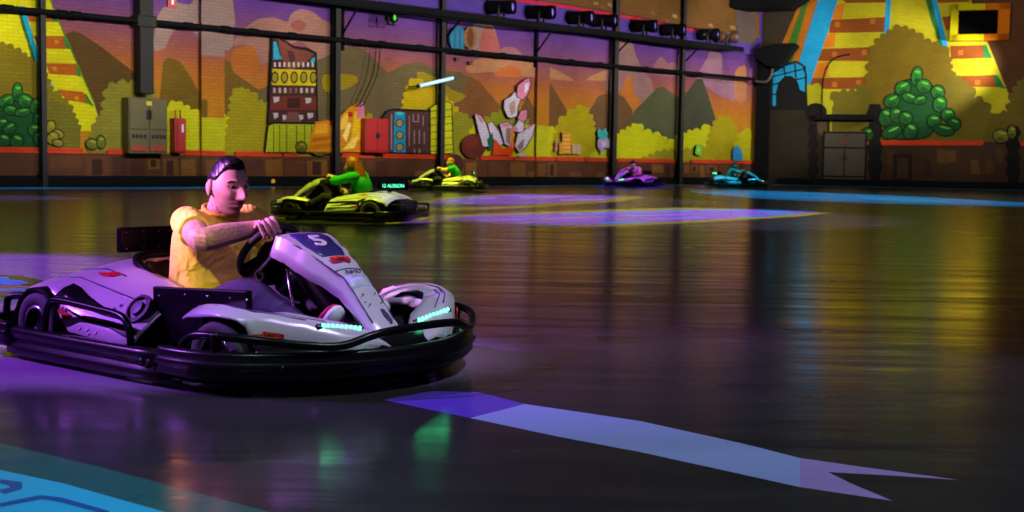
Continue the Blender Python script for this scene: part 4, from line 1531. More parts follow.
def wheel(parent, x, y, r, w, toe=0.0):
    s = 1 if y > 0 else -1
    M = Matrix.Translation((x, y, r)) @ Matrix.Rotation(toe, 4, 'Z') @ Matrix.Rotation(-s * PI / 2, 4, 'X')
    b_ = B()
    h = w / 2
    ri = r * .56
    lathe(b_, [(ri, -h * .9), (r * .8, -h), (r * .95, -h * .9), (r, -h * .62), (r, h * .62), (r * .95, h * .9), (r * .8, h), (ri, h * .9)], M, 36)
    t = obj('tyre', b_, M_rubber, parent)
    b_ = B()
    lathe(b_, [(ri + .006, h * .9), (ri - .006, h * .97), (ri - .012, h * .8), (ri * .55, h * .35), (ri * .5, h * .55), (ri * .25, h * .6), (.001, h * .6),
               (.001, -h * .6), (ri * .5, -h * .5), (ri - .012, -h * .8), (ri + .006, -h * .9)], M, 30, closed=False)
    for k in range(3):
        a = 2 * PI * k / 3
        ball(b_, M @ Vector((ri * .38 * math.cos(a), ri * .38 * math.sin(a), h * .6)), .009, 8)
    obj('rim', b_, M_rim, t)
    b_ = B()
    lathe(b_, [(ri + .008, h * .915), (ri - .004, h * .99), (ri - .009, h * .9), (ri + .002, h * .86)], M, 30)
    obj('rim_ring', b_, M_chrome, t)
    return t


def logo(name, parent, M, w, word_top, word_bot):
    """red shard badge with its lettering"""
    b_ = B()
    prism(b_, [(-.5 * w, -.16 * w), (-.42 * w, .12 * w), (-.2 * w, .10 * w), (-.1 * w, .2 * w), (.3 * w, .14 * w), (.5 * w, .10 * w), (.46 * w, -.12 * w), (.36 * w, -.24 * w), (.2 * w, -.14 * w), (-.3 * w, -.2 * w)], M, .003)
    o = obj(name, b_, M_red, parent, False)
    text_mesh(name + '_lettering', word_top, M_orange, parent, M @ Matrix.Translation((.04 * w, .07 * w, .004)), .2 * w)
    text_mesh(name + '_lettering', word_bot, M_ink, parent, M @ Matrix.Translation((-.02 * w, -.075 * w, .004)), .2 * w)
    return o


def build_kart(label, group):
    K = thing('go_kart', label, 'go-kart', None, group)
    # ---- chassis
    b_ = B()
    prism(b_, [(-.80, -.34), (-.40, -.42), (.30, -.40), (.80, -.30), (.98, -.16), (.98, .16), (.80, .30), (.30, .40), (-.40, .42), (-.80, .34)], Matrix.Translation((0, 0, .045)), .02)
    for s in (-1, 1):
        tube(b_, [(-.85, .30 * s, .075), (-.3, .33 * s, .075), (.25, .30 * s, .075), (.85, .20 * s, .085)], .017, 8, 4)
    tube(b_, [(.583, -.48, .13), (.583, 0, .12), (.583, .48, .13)], .017, 8, 2)
    tube(b_, [(RAX, -.48, .138), (RAX, 0, .138), (RAX, .48, .138)], .02, 8, 2)
    box(b_, (-.62, 0, .17), (.22, .46, .2))
    obj('chassis', b_, M_black, K, False)
    # ---- wheels
    wheel(K, RAX, -.535, .138, .18)
    wheel(K, RAX, .535, .138, .18)
    wheel(K, .583, -.535, .128, .13, 0.10)
    wheel(K, .583, .535, .128, .13, 0.10)
    # ---- rear bodywork
    b_ = B()
    rows = []
    for x, half in REAR:
        rows.append([(x, -y, z) for y, z in reversed(half)] + [(x, y, z) for y, z in half])
    for lo, hi in ((0, 14),):
        g = [[b_.verts.new(p) for p in r] for r in rows]
        for i in range(len(g) - 1):
            for j in range(13):
                if j == 6 and REAR[i][0] >= SEAT_X - .001:
                    continue                                     # the seat sits in this gap
                if j == 6 and REAR[i][1][0][0] == 0 and REAR[i + 1][1][0][0] == 0:
                    continue
                b_.faces.new((g[i][j], g[i][j + 1], g[i + 1][j + 1], g[i + 1][j]))
    bmesh.ops.remove_doubles(b_, verts=b_.verts[:], dist=.0005)
    rf = obj('rear_bodywork', b_, M_body, K)
    so = rf.modifiers.new('thickness', 'SOLIDIFY')
    so.thickness = .010
    so.offset = -1
    sharp(rf, 50)
    for s in (-1, 1):
        def fn(x, j, o, s=s):
            return rear_pt(x, j, o, s)
        # dark sweep from the wheel arch forward
        b_ = B()
        strip_patch(b_, fn, [(-.415, 4.3, 5.6), (-.36, 4.25, 5.25), (-.30, 4.3, 5.0), (-.22, 4.4, 4.85), (-.12, 4.5, 4.8), (-.02, 4.6, 4.75), (.06, 4.65, 4.72)], .004)
        obj('side_intake', b_, M_black, rf)
        b_ = B()
        strip_patch(b_, fn, [(-.34, 5.45, 5.55), (-.2, 5.25, 5.38), (-.05, 5.0, 5.3), (.05, 4.95, 5.5), (.1, 5.0, 5.6)], .005)
        obj('side_slot', b_, M_dark, rf)
        # seams
        b_ = B()
        strip_patch(b_, fn, [(x, 3.55, 3.63) for x in (-.60, -.45, -.3, -.15, 0, .15)], .004)
        strip_patch(b_, fn, [(x, 2.3, 2.37) for x in (-.70, -.6, -.45, -.35, -.25)], .004)
        obj('seam', b_, M_trim, rf)
        # small diamonds on both flanks
        for x, j in ((-.08, 4.15), (-.03, 4.1), (.03, 4.15), (-.02, 4.35), (.05, 4.4), (-.1, 4.38), (-.22, 5.75), (-.17, 5.7), (-.11, 5.72), (-.15, 5.85)):
            p = rear_pt(x, j, .004, s)
            q = rear_pt(x + .02, j, .004, s)
            r2 = rear_pt(x, j + .2, .004, s)
            Mx = basis(p, q - p, (q - p).cross(r2 - p) * (1 if s < 0 else -1))
            b_ = B()
            prism(b_, [(-.008, 0), (0, -.008), (.008, 0), (0, .008)], Mx, .0008)
            obj('diamond', b_, M_trim, rf, False)
        # badge behind the hoop and swoosh on top
        p = rear_pt(-.33, 5.72, .006, s)
        q = rear_pt(-.31, 5.72, .006, s)
        r2 = rear_pt(-.33, 5.9, .006, s)
        x_ = (q - p) * (1 if s < 0 else -1)
        n_ = (q - p).cross(r2 - p)
        n_ = n_ if n_.y * s > 0 else -n_
        b_ = B()
        prism(b_, [(-.03, -.016), (-.034, .012), (-.01, .008), (.012, .022), (.036, .014), (.026, -.004), (.034, -.016), (.0, -.01)], basis(p, x_, n_), .003)
        obj('badge', b_, M_red, rf, False)
        b_ = B()
        for dx, dj, w in ((-.02, 2.5, .042), (-.05, 2.8, .055)):
            p = rear_pt(-.30 + dx, dj, .005, s)
            q = rear_pt(-.28 + dx, dj, .005, s)
            r2 = rear_pt(-.30 + dx, dj + .2, .005, s)
            n_ = (q - p).cross(r2 - p)
            n_ = n_ if n_.z > 0 else -n_
            prism(b_, [(-w, -.012), (-w * .3, -.014), (w * .5, -.004), (w, .010), (w * .3, .006), (-w * .2, .016), (-w * .6, .008)], basis(p, q - p, n_), .003)
        obj('swoosh', b_, M_red, rf, False)
        # wheel-arch liner
        b_ = B()
        ring = []
        for a in [math.radians(v) for v in (-5, 20, 45, 70, 90, 110, 135, 160, 178)]:
            c, sn = math.cos(a), math.sin(a)
            ring.append([(RAX + .172 * c, s * .44, .13 + .168 * sn), (RAX + .172 * c, s * .615, .13 + .165 * sn), (RAX + .158 * c, s * .62, .13 + .152 * sn), (RAX + .155 * c, s * .44, .13 + .150 * sn)])
        ring_loft(b_, ring)
        sharp(obj('wheel_arch', b_, M_black, K))
    # tail lamp panel and diffuser
    b_ = B()
    box(b_, (-.80, 0, .21), (.05, .70, .12))
    box(b_, (-.82, 0, .12), (.06, .52, .07))
    obj('tail_panel', b_, M_black, K, False, .012)
    # ---- motor showing through the flank
    b_ = B()
    M = Matrix.Translation((.035, -.503, .236)) @ Matrix.Rotation(PI / 2 - .62, 4, 'X')
    lathe(b_, [(.062, -.03), (.062, .02), (.048, .024), (.048, .012), (.03, .012), (.03, .028), (.014, .03), (.001, .03), (.001, -.03)], M, 24, closed=False)
    for k in range(10):
        a = 2 * PI * k / 10
        box(b_, M @ Vector((.056 * math.cos(a), .056 * math.sin(a), .016)), (.012, .012, .012), M.to_euler())
    obj('motor_cover', b_, mat('motor_grey', (48, 44, 58), .5, .3, .2, 30), K, False)
    # ---- seat
    b_ = B()
    prof = [(-.30, .085, .06), (-.16, .075, .12), (.0, .085, .14), (.10, .12, .12)]
    rows = []
    for u in range(10):
        t = u / 9
        # from front edge of the pan, back and up the backrest
        x = .12 - .42 * min(1, t / .5) - .16 * max(0, (t - .5) / .5)
        z = .10 - .02 * math.sin(PI * min(1, t / .5)) + .27 * max(0, (t - .5) / .5) ** 1.1
        w = .19 + .05 * math.sin(PI * t)
        lip = .10 + .07 * math.sin(PI * t) - .05 * (t > .95)
        row = []
        for k in range(9):
            v = -1 + k / 4
            yy = w * v * (1.0 if abs(v) < .8 else 1.06)
            up = lip * max(0, abs(v) - .45) / .55
            fw = .10 * max(0, abs(v) - .45) / .55 * max(0, (t - .45) / .55)
            row.append((x + fw, yy, z + up * (1 - .6 * max(0, (t - .5) / .5))))
        rows.append(row)
    grid(b_, rows)
    st = obj('seat', b_, M_seat, K)
    so = st.modifiers.new('thickness', 'SOLIDIFY')
    so.thickness = .022
    sub = st.modifiers.new('smooth', 'SUBSURF')
    sub.levels = sub.render_levels = 1
    b_ = B()
    tube(b_, [(.02, -.275, .265), (-.10, -.275, .305), (-.24, -.265, .350), (-.36, -.235, .385), (-.44, -.16, .402), (-.46, 0, .405), (-.44, .16, .402), (-.36, .235, .385), (-.24, .265, .350), (-.10, .275, .305), (.02, .275, .265)], .017, 10, 4)
    obj('seat_rim', b_, M_black, st)
    # ---- flat black box panel beside the seat (right-hand side)
    b_ = B()
    box(b_, (.345, -.458, .236), (.55, .03, .215), Euler((0, -.045, 0)))
    box(b_, (.36, -.40, .19), (.50, .11, .15), Euler((0, -.03, 0)))
    sb = obj('side_box', b_, M_black, K, False, .006)
    for x, z in ((.11, .30), (.11, .235), (.11, .16), (.27, .315), (.40, .32), (.53, .325), (.62, .325), (.27, .15), (.62, .17)):
        b_ = B()
        ball(b_, (x, -.475, z), .005, 8)
        obj('bolt', b_, M_chrome, sb)
    # ---- front bodywork (both fenders joined across the nose)
    b_ = B()
    js = [0, .5, 1, 1.5, 2, 2.5, 3, 3.5, 4, 4.5, 5]
    xs = [FX[0] + (FX[-1] - FX[0]) * k / 26 for k in range(27)]
    for s in (-1, 1):
        grid(b_, [[front_pt(x, j, 0, s) for j in js] for x in xs])
    ff = obj('front_bodywork', b_, M_body, K)
    so = ff.modifiers.new('thickness', 'SOLIDIFY')
    so.thickness = .008
    so.offset = -1
    for s in (-1, 1):
        def fn(x, j, o, s=s):
            return front_pt(x, j, o, s)
        b_ = B()
        strip_patch(b_, fn, [(x, 2.62, 2.72) for x in (.42, .5, .58, .66, .74, .82)], .003)
        strip_patch(b_, fn, [(x, 2.12, 2.20) for x in (.66, .74, .80, .84)], .003)
        obj('seam', b_, M_trim, ff)
        # inner fender arch liner
        b_ = B()
        ring = []
        for a in [math.radians(v) for v in (0, 25, 50, 75, 90, 105, 130, 155, 180)]:
            c, sn = math.cos(a), math.sin(a)
            ring.append([(.583 + .158 * c, s * .43, .125 + .158 * sn), (.583 + .165 * c, s * .555, .125 + .165 * sn), (.583 + .155 * c, s * .56, .125 + .150 * sn), (.583 + .145 * c, s * .43, .125 + .145 * sn)])
        ring_loft(b_, ring)
        sharp(obj('wheel_arch', b_, M_black, K))
        # badge on the flank
        p = Vector((.775, s * (interp(FO, .775) + .004), .205))
        q = Vector((.815, s * (interp(FO, .815) + .004), .205))
        x_ = (q - p) if s < 0 else (p - q)
        n_ = Vector((x_.y, -x_.x, 0))
        n_ = n_ if n_.y * s > 0 else -n_
        logo('flank_badge', ff, basis(p, x_, n_), .12, 'BATTLE', 'KART')
        # headlight
        b_ = B()
        A, Bp = Vector((.873, s * .155, .208)), Vector((.866, s * .352, .236))
        d = (Bp - A)
        Mh = basis((A + Bp) / 2, d, (.75, 0, .66))
        box(b_, Mh @ Vector((0, 0, -.006)), (d.length + .03, .022, .03), Mh.to_euler())
        hl = obj('headlight', b_, M_black, K, False, .006)
        b_ = B()
        for k in range(9):
            ball(b_, Mh @ Vector((d.length * (-.45 + .9 * k / 8), 0, .013)), .0066, 8)
        obj('led_row', b_, M_led, hl)
    # ---- front spoiler lip (black) below the silver nose
    b_ = B()
    half = [(.76, -.56), (.83, -.50), (.90, -.41), (.955, -.29), (.985, -.15), (.99, 0)]
    path = [(x, y, .10) for x, y in crom(half + [(x, -y) for x, y in reversed(half[:-1])], 4)]
    sweep(b_, path, [(-.10, .0), (.0, .0), (.005, .045), (-.055, .085), (-.10, .07)])
    obj('front_lip', b_, M_black, K)
    # dotted green trim at the corners of the lip
    b_ = B()
    for s in (-1, 1):
        a_, m_, c_ = Vector((.86, s * .44, .172)), Vector((.955, s * .30, .148)), Vector((.965, s * .20, .178))
        for k in range(9):
            t = k / 4
            p = a_.lerp(m_, t) if t <= 1 else m_.lerp(c_, t - 1)
            ball(b_, p + Vector((.012, 0, 0)), .0035, 6)
    obj('dotted_trim', b_, mat('dim_led', (30, 140, 90), .3, emit=(40, 190, 110), estr=.6), K)
    # ---- nose panel
    b_ = B()
    jj = [-2, -1.5, -1, -.5, 0, .5, 1, 1.5, 2]
    xs = [NX[0] + (NX[-1] - NX[0]) * k / 30 for k in range(31)]
    grid(b_, [[nose_pt(x, j) for j in jj] for x in xs])
    npn = sharp(obj('nose_panel', b_, M_body, K), 28)
    so = npn.modifiers.new('thickness', 'SOLIDIFY')
    so.thickness = .008
    so.offset = -1
    b_ = B()
    xs = [.412 + .165 * k / 8 for k in range(9)]
    stt = []
    for k, x in enumerate(xs):
        e = .74 - (.12 if k in (0, 8) else .03 if k in (1, 7) else 0)
        stt.append((x, -e, e))
    strip_patch(b_, lambda x, j, o: nose_pt(x, j, o), stt, .0025, 6)
    obj('number_plate', b_, M_navy, npn)
    text_mesh('number', '5', M_white, npn, nose_frame(.492, -.004) @ Matrix.Translation((0, 0, .0025)) @ Matrix.Diagonal((1.35, 1, 1, 1)), .100, depth=.0022, bold=.035)
    logo('nose_badge', npn, nose_frame(.612, -.005), .105, 'BATTLE', 'KART')
    text_mesh('maker_lettering', 'RIMO', M_ink, npn, nose_frame(.680, .0), .034, .3)
    b_ = B()
    strip_patch(b_, lambda x, j, o: nose_pt(x, j, o), [(.655, -.97, .97), (.659, -.97, .97)], .002, 6)
    for s in (-1, 1):
        strip_patch(b_, lambda x, j, o, s=s: nose_pt(x, j * s, o), [(x, .97, 1.03) for x in (.40, .5, .6, .695, .75, .8, .85)], .002, 2)
    obj('seam', b_, M_trim, npn)
    b_ = B()
    strip_patch(b_, lambda x, j, o: nose_pt(x, j, o), [(.70, -.9, .9), (.735, -.9, .9)], .002, 6)
    obj('pale_band', b_, mat('pale_band', (190, 205, 215), .3), npn)
    for s in (-1, 1):
        for x, j in ((.765, .55), (.80, .5), (.79, .75)):
            b_ = B()
            Mx = Matrix.Translation((0, s * interp(NW, x) * j, 0)) @ nose_frame(x, 0)
            prism(b_, [(-.005, 0), (0, -.005), (.005, 0), (0, .005)], Mx, .0015)
            obj('diamond', b_, M_trim, npn, False)
    b_ = B()
    strip_patch(b_, lambda x, j, o: nose_pt(x, j, o), [(.815, .25, .55), (.83, .2, .75), (.855, .2, .7), (.868, .3, .5)], .002, 3)
    obj('dark_inlay', b_, M_trim, npn, False)
    # gap under the nose panel: shroud and steering support
    b_ = B()
    tube(b_, [(.84, 0, .12), (.62, 0, .22), (.40, 0, .42)], [.045, .05, .06], 10, 4)
    obj('column_shroud', b_, M_black, K)
    b_ = B()
    tube(b_, [(.42, -.10, .40), (.50, -.13, .22), (.56, -.13, .10)], .007, 8, 2)
    obj('support_rod', b_, M_chrome, K)
    b_ = B()
    tube(b_, [(.385, -.135, .455), (.36, -.15, .42), (.33, -.15, .395), (.315, -.14, .375)], .011, 8, 3)
    lathe(b_, [(.018, -.008), (.018, .008), (.008, .01), (.008, -.01)], Matrix.Translation((.385, -.14, .455)) @ Matrix.Rotation(PI / 2, 4, 'X'), 14)
    lathe(b_, [(.026, -.006), (.026, .006), (.018, .008), (.018, -.008)], Matrix.Translation((.315, -.145, .37)) @ Matrix.Rotation(PI / 2, 4, 'X'), 14)
    obj('panel_bracket', b_, M_steel, K)
    # ---- steering wheel
    wc = WHEEL_C
    Mw = Matrix.Translation(wc) @ Matrix.Rotation(-WHEEL_TILT, 4, 'Y')
    b_ = B()
    tube(b_, [Mw @ Vector((WHEEL_R * math.cos(2 * PI * k / 24), WHEEL_R * math.sin(2 * PI * k / 24), 0)) for k in range(25)], .0155, 10, 1, cap=False)
    sw = obj('steering_wheel', b_, mat('wheel_grip', (20, 19, 21), .6, 0, .3, 60, .1), K)
    b_ = B()
    lathe(b_, [(.001, .012), (.05, .012), (.062, -.005), (.05, -.05), (.02, -.06), (.001, -.06)], Mw, 20, closed=False)
    for a in (0.0, 2.2, -2.2):
        box(b_, Mw @ Vector((.075 * math.cos(a), .075 * math.sin(a), -.008)), (.12, .035, .012), (Mw.to_3x3() @ Matrix.Rotation(a, 3, 'Z')).to_euler())
    box(b_, Mw @ Vector((-.02, 0, -.05)), (.19, .15, .06), Mw.to_euler())
    obj('wheel_hub', b_, M_black, sw, False)
    # ---- pedals
    for s in (-1, 1):
        b_ = B()
        tube(b_, [(.76, s * .12, .07), (.775, s * .12, .14), (.80, s * .12, .19)], .009, 8, 2)
        box(b_, (.80, s * .12, .20), (.02, .07, .05), Euler((0, -.4, 0)))
        obj('pedal', b_, M_rim, K, False)
    # ---- bumpers
    ridge = [(-.03, -.045), (.006, -.05), (.018, -.036), (.010, -.018), (.022, -.010), (.022, .010), (.010, .018), (.018, .036), (.006, .05), (-.03, .045)]
    for s in (-1, 1):
        b_ = B()
        path = [(-.63, -.655, .078), (-.55, -.672, .078), (-.2, -.675, .078), (.25, -.672, .078), (.45, -.655, .078)]
        if s > 0:
            path = list(reversed(mirror(path)))
        sweep(b_, path, [(-.03, -.058), (.006, -.06), (.018, -.05), (.02, -.018), (.004, -.008), (.004, .008), (.02, .018), (.018, .048), (.006, .056), (-.03, .054)])
        sd = obj('side_bumper', b_, M_bump, K)
        b_ = B()
        for zz in (.058, .098):
            tube(b_, [(-.60, s * .66, zz), (.30, s * .66, zz)], .022, 8, 1)
        for x in (-.42, .14):
            tube(b_, [(x, s * .36, .075), (x, s * .64, .075)], .02, 8, 1)
        obj('bumper_tube', b_, M_black, sd)
        b_ = B()
        tube(b_, [(-.382, s * .655, .10), (-.375, s * .655, .19), (-.345, s * .650, .250), (-.28, s * .645, .260), (-.06, s * .64, .248), (.09, s * .64, .236), (.145, s * .645, .210), (.172, s * .65, .16), (.177, s * .655, .10)], .0145, 10, 4)
        obj('side_hoop', b_, M_black, K)
    b_ = B()
    half = [(.40, -.688), (.50, -.69), (.61, -.672), (.73, -.618), (.83, -.53), (.925, -.405), (1.005, -.25), (1.05, -.08)]
    full = crom(half + [(x, -y) for x, y in reversed(half)], 4)
    sweep(b_, [(x, y, .112) for x, y in full], ridge)
    fbp = obj('front_bumper', b_, M_bump, K)
    b_ = B()
    sweep(b_, [(x - (.02 if x > .5 else 0), y * .985, .046) for x, y in full], [(-.03, -.008), (-.01, -.008), (-.006, 0), (-.01, .006), (-.03, .006)])
    obj('lower_strip', b_, M_black, fbp)
    for q in ((.52, -.702), (.56, -.698), (.33, -.688), (.29, -.690), (.84, -.538), (.86, -.525)):
        for s in (-1, 1):
            b_ = B()
            z = .108 if q[0] > .5 else .09
            ball(b_, (q[0], s * -q[1] * 1.0, z), .012, 10, sc=(1, .5, 1))
            obj('bolt', b_, M_rim, fbp)
    # upper front hoop
    b_ = B()
    half = [(.47, -.665, .11), (.50, -.665, .17), (.56, -.660, .208), (.68, -.640, .213), (.80, -.575, .205), (.90, -.47, .188), (.975, -.35, .180), (1.02, -.23, .212), (1.035, -.10, .222)]
    tube(b_, half + [(x, -y, z) for x, y, z in reversed(half)], .0155, 10, 4)
    obj('front_hoop', b_, M_black, K)
    # upright flap at each front corner of the hoop
    for s in (-1, 1):
        b_ = B()
        tube(b_, [(.655, s * .645, .12), (.66, s * .65, .17), (.665, s * .655, .226)], .017, 10, 3)
        obj('hoop_upright', b_, M_black, K)
    # rear bumper and its hoop
    b_ = B()
    half = [(-.60, -.675), (-.76, -.67), (-.88, -.60), (-.95, -.42), (-.97, -.2)]
    full = crom(half + [(x, -y) for x, y in reversed(half)], 4)
    full.reverse()
    sweep(b_, [(x, y, .10) for x, y in full], ridge)
    rb = obj('rear_bumper', b_, M_bump, K)
    for s in (-1, 1):
        b_ = B()
        tube(b_, [(-.925, s * .50, .10), (-.93, s * .495, .17), (-.925, s * .49, .205), (-.89, s * .475, .218), (-.72, s * .45, .226)], .0155, 10, 4)
        obj('rear_hoop', b_, M_black, K)
        b_ = B()
        tube(b_, [(-.95, s * .3, .11), (-.75, s * .3, .09)], .02, 8, 1)
        obj('rear_stay', b_, M_black, rb)
    # ---- name board on its stalk behind the driver
    bd = thing_part = None
    b_ = B()
    Mb = Matrix.Translation(BOARD_C) @ Matrix.Rotation(BOARD_YAW, 4, 'Z')
    box(b_, BOARD_C, (.035, .46, .112), Euler((0, 0, BOARD_YAW)))
    bd = obj('name_board', b_, M_black, K, False, .008)
    for y in (-.2, -.11, -.03, .03, .11, .2):
        for z in ((-.036, .036, .006) if y in (-.11, .11) else (-.036, .036)):
            b_ = B()
            ball(b_, Mb @ Vector((.0175, y, z)), .0045, 6)
            obj('bolt', b_, M_chrome, bd)
    b_ = B()
    tube(b_, [Mb @ Vector((-.01, 0, -.05)), (-.50, .03, .33), (-.48, .03, .2)], .014, 8, 3)
    tube(b_, [Mb @ Vector((-.01, .12, -.05)), (-.52, .08, .33), (-.50, .06, .2)], .010, 8, 3)
    obj('board_stalk', b_, M_black, K)
    return K, bd, Mb


RAX = -.508
WHEEL_C = Vector((.200, 0, .45))
WHEEL_TILT = math.radians(52)
WHEEL_R = .135
BOARD_C = Vector((-.62, .085, .460))
BOARD_YAW = 0.0


def kart_matrix(x, y, heading):
    return Matrix.Translation((x, y, 0)) @ Matrix.Rotation(heading, 4, 'Z')


def copy_tree(o, parent=None):
    c = o.copy()
    C.objects.link(c)
    c.parent = parent
    for ch in list(o.children):
        copy_tree(ch, c)
    return c


KM = [kart_matrix(-1.156, 5.233, math.radians(-37.5))]
# ================================================================== PEOPLE
def skin_mat(name, col, beard=False, tattoo=False, off=(0, 0, 0)):
    m = bpy.data.materials.new(name)
    m.use_nodes = True
    nt = m.node_tree
    b = nt.nodes['Principled BSDF']
    b.inputs['Roughness'].default_value = 0.48
    b.inputs['Subsurface Weight'].default_value = 0.08
    b.inputs['Subsurface Radius'].default_value = (.02, .008, .004)
    tc = nt.nodes.new('ShaderNodeTexCoord')
    cur = None

    def mix(fac, c):
        nonlocal cur
        mx = nt.nodes.new('ShaderNodeMix')
        mx.data_type = 'RGBA'
        nt.links.new(fac, mx.inputs[0])
        nt.links.new(cur, mx.inputs[6])
        mx.inputs[7].default_value = lin(c)
        cur = mx.outputs[2]

    nz = nt.nodes.new('ShaderNodeTexNoise')
    nz.inputs['Scale'].default_value = 18
    nt.links.new(tc.outputs['Object'], nz.inputs['Vector'])
    mx = nt.nodes.new('ShaderNodeMix')
    mx.data_type = 'RGBA'
    mx.inputs[6].default_value = lin(tuple(v * .92 for v in col))
    mx.inputs[7].default_value = lin(tuple(min(255, v * 1.06) for v in col))
    nt.links.new(nz.outputs['Fac'], mx.inputs[0])
    cur = mx.outputs[2]

    def blob(c, r, lo=0.5, scale=(1, 1, 1), amount=1.0, noise=None):
        mp = nt.nodes.new('ShaderNodeVectorMath')
        mp.operation = 'SUBTRACT'
        nt.links.new(tc.outputs['Object'], mp.inputs[0])
        mp.inputs[1].default_value = tuple(c)
        sc = nt.nodes.new('ShaderNodeVectorMath')
        sc.operation = 'MULTIPLY'
        nt.links.new(mp.outputs[0], sc.inputs[0])
        sc.inputs[1].default_value = scale
        ln = nt.nodes.new('ShaderNodeVectorMath')
        ln.operation = 'LENGTH'
        nt.links.new(sc.outputs[0], ln.inputs[0])
        rg = nt.nodes.new('ShaderNodeMapRange')
        rg.interpolation_type = 'SMOOTHSTEP'
        rg.inputs['From Min'].default_value = r
        rg.inputs['From Max'].default_value = r * lo
        rg.inputs['To Max'].default_value = amount
        nt.links.new(ln.outputs['Value'], rg.inputs['Value'])
        out = rg.outputs[0]
        if noise:
            n2 = nt.nodes.new('ShaderNodeTexNoise')
            n2.inputs['Scale'].default_value = noise
            n2.inputs['Detail'].default_value = 3
            nt.links.new(tc.outputs['Object'], n2.inputs['Vector'])
            st = nt.nodes.new('ShaderNodeMapRange')
            st.inputs['From Min'].default_value = .48
            st.inputs['From Max'].default_value = .56
            nt.links.new(n2.outputs['Fac'], st.inputs['Value'])
            mu_ = nt.nodes.new('ShaderNodeMath')
            mu_.operation = 'MULTIPLY'
            nt.links.new(out, mu_.inputs[0])
            nt.links.new(st.outputs[0], mu_.inputs[1])
            out = mu_.outputs[0]
        return out
    if beard:
        H = Vector(beard)
        mix(blob(H + Vector((.035, 0, -.092)), .085, .55, (1, 1, 1.3), .55), (70, 48, 42))
        mix(blob(H + Vector((.088, 0, -.062)), .026, .6, (.8, 1.0, 2.6), .95), (128, 52, 58))
        mix(blob(H + Vector((-.01, 0, -.01)), .155, .98, (0, 0, 0), 0.0), (0, 0, 0))
    if tattoo:
        for c, r, nzs in tattoo:
            mix(blob(c, r, .5, (1, 1, 1), .34, nzs), (70, 52, 96))
    nt.links.new(cur, b.inputs['Base Color'])
    return m


def cloth_mat(name, col, rough=.8, fold=8.0, strength=.35):
    if name in _mats:
        return _mats[name]
    m = mat(name, col, rough, 0, .08, 60)
    nt = m.node_tree
    b = nt.nodes['Principled BSDF']
    b.inputs['Specular IOR Level'].default_value = .25
    tc = nt.nodes.new('ShaderNodeTexCoord')
    nz = nt.nodes.new('ShaderNodeTexNoise')
    nz.inputs['Scale'].default_value = fold
    nz.inputs['Detail'].default_value = 2.5
    nz.inputs['Distortion'].default_value = 1.2
    nt.links.new(tc.outputs['Object'], nz.inputs['Vector'])
    bp = nt.nodes.new('ShaderNodeBump')
    bp.inputs['Strength'].default_value = strength
    bp.inputs['Distance'].default_value = .04
    nt.links.new(nz.outputs['Fac'], bp.inputs['Height'])
    nt.links.new(bp.outputs['Normal'], b.inputs['Normal'])
    return m


def G(x, c, s):
    return math.exp(-((x - c) / s) ** 2)


def sstep(a, b, x):
    t = max(0.0, min(1.0, (x - a) / (b - a)))
    return t * t * (3 - 2 * t)


def head_point(d, face=True):
    """surface of the head in direction d (x forward, z up), metres from the head centre"""
    x, y, z = d
    X = x * (.096 if x > 0 else .098)
    Y = y * .077
    Z = z * (.120 if z > 0 else .119)
    low = sstep(.05, -.95, z)
    Y *= 1 - .24 * low
    if x < 0:
        X *= 1 - .50 * sstep(.0, -.8, z)
    else:
        X *= 1 - .10 * low + .06 * sstep(-.5, -.95, z)
        X += .010 * sstep(-.3, -.9, z) * sstep(.0, .5, x)
    X += .006 * (z < 0) * -z
    if x > 0:                                       # flatter forehead and face
        Y *= 1 + .05 * G(z, -.15, .3)
        X *= 1 - .05 * sstep(.35, .9, z)
    if face and x > 0:
        f = sstep(.15, .55, x)
        ay = abs(Y)
        nose = G(Y, 0, .0105 + .004 * sstep(0.0, -.035, Z)) * sstep(.030, -.030, Z) * sstep(-.050, -.040, Z)
        X += f * (.036 * nose) + f * .005 * G(Y, 0, .013) * G(Z, -.034, .012)
        X += f * .008 * G(ay, .024, .022) * G(Z, .030, .009)          # brow
        X -= f * .014 * G(ay, .031, .014) * G(Z, .008, .011)
        X += f * .0045 * G(ay, .032, .015) * (G(Z, .0165, .004) + .7 * G(Z, .0005, .004))   # lids          # eye socket
        X += f * .005 * G(ay, .044, .018) * G(Z, -.022, .018)         # cheekbone
        X += f * .011 * G(Y, 0, .023) * (G(Z, -.059, .0055) + 1.1 * G(Z, -.072, .0065))   # lips
        X -= f * .011 * G(Y, 0, .025) * G(Z, -.0655, .0036)
        X -= f * .006 * G(Y, 0, .03) * G(Z, -.086, .007)
        X += f * .009 * G(Y, 0, .020) * G(Z, -.104, .013)             # chin
        X += f * .006 * G(ay, .011, .006) * G(Z, -.037, .006)         # nostril wings
    return Vector((X, Y, Z))


def head_mesh(bm, M, nu=56, nv=44, face=True, offset=None):
    rows = []
    for i in range(1, nv):
        th = PI * i / nv
        row = []
        for k in range(nu):
            ph = 2 * PI * k / nu
            d = (math.sin(th) * math.cos(ph), math.sin(th) * math.sin(ph), math.cos(th))
            p = head_point(d, face)
            if offset:
                p = offset(p, d)
            row.append(M @ p)
        rows.append(row)
    vs_ = ring_loft(bm, rows, cap=False)
    for ring, zz in ((vs_[0], 1), (vs_[-1], -1)):
        p = head_point((0, 0, zz), face)
        if offset:
            p = offset(p, (0, 0, zz))
        c = bm.verts.new(M @ p)
        for k in range(nu):
            bm.faces.new((ring[k], ring[(k + 1) % nu], c))


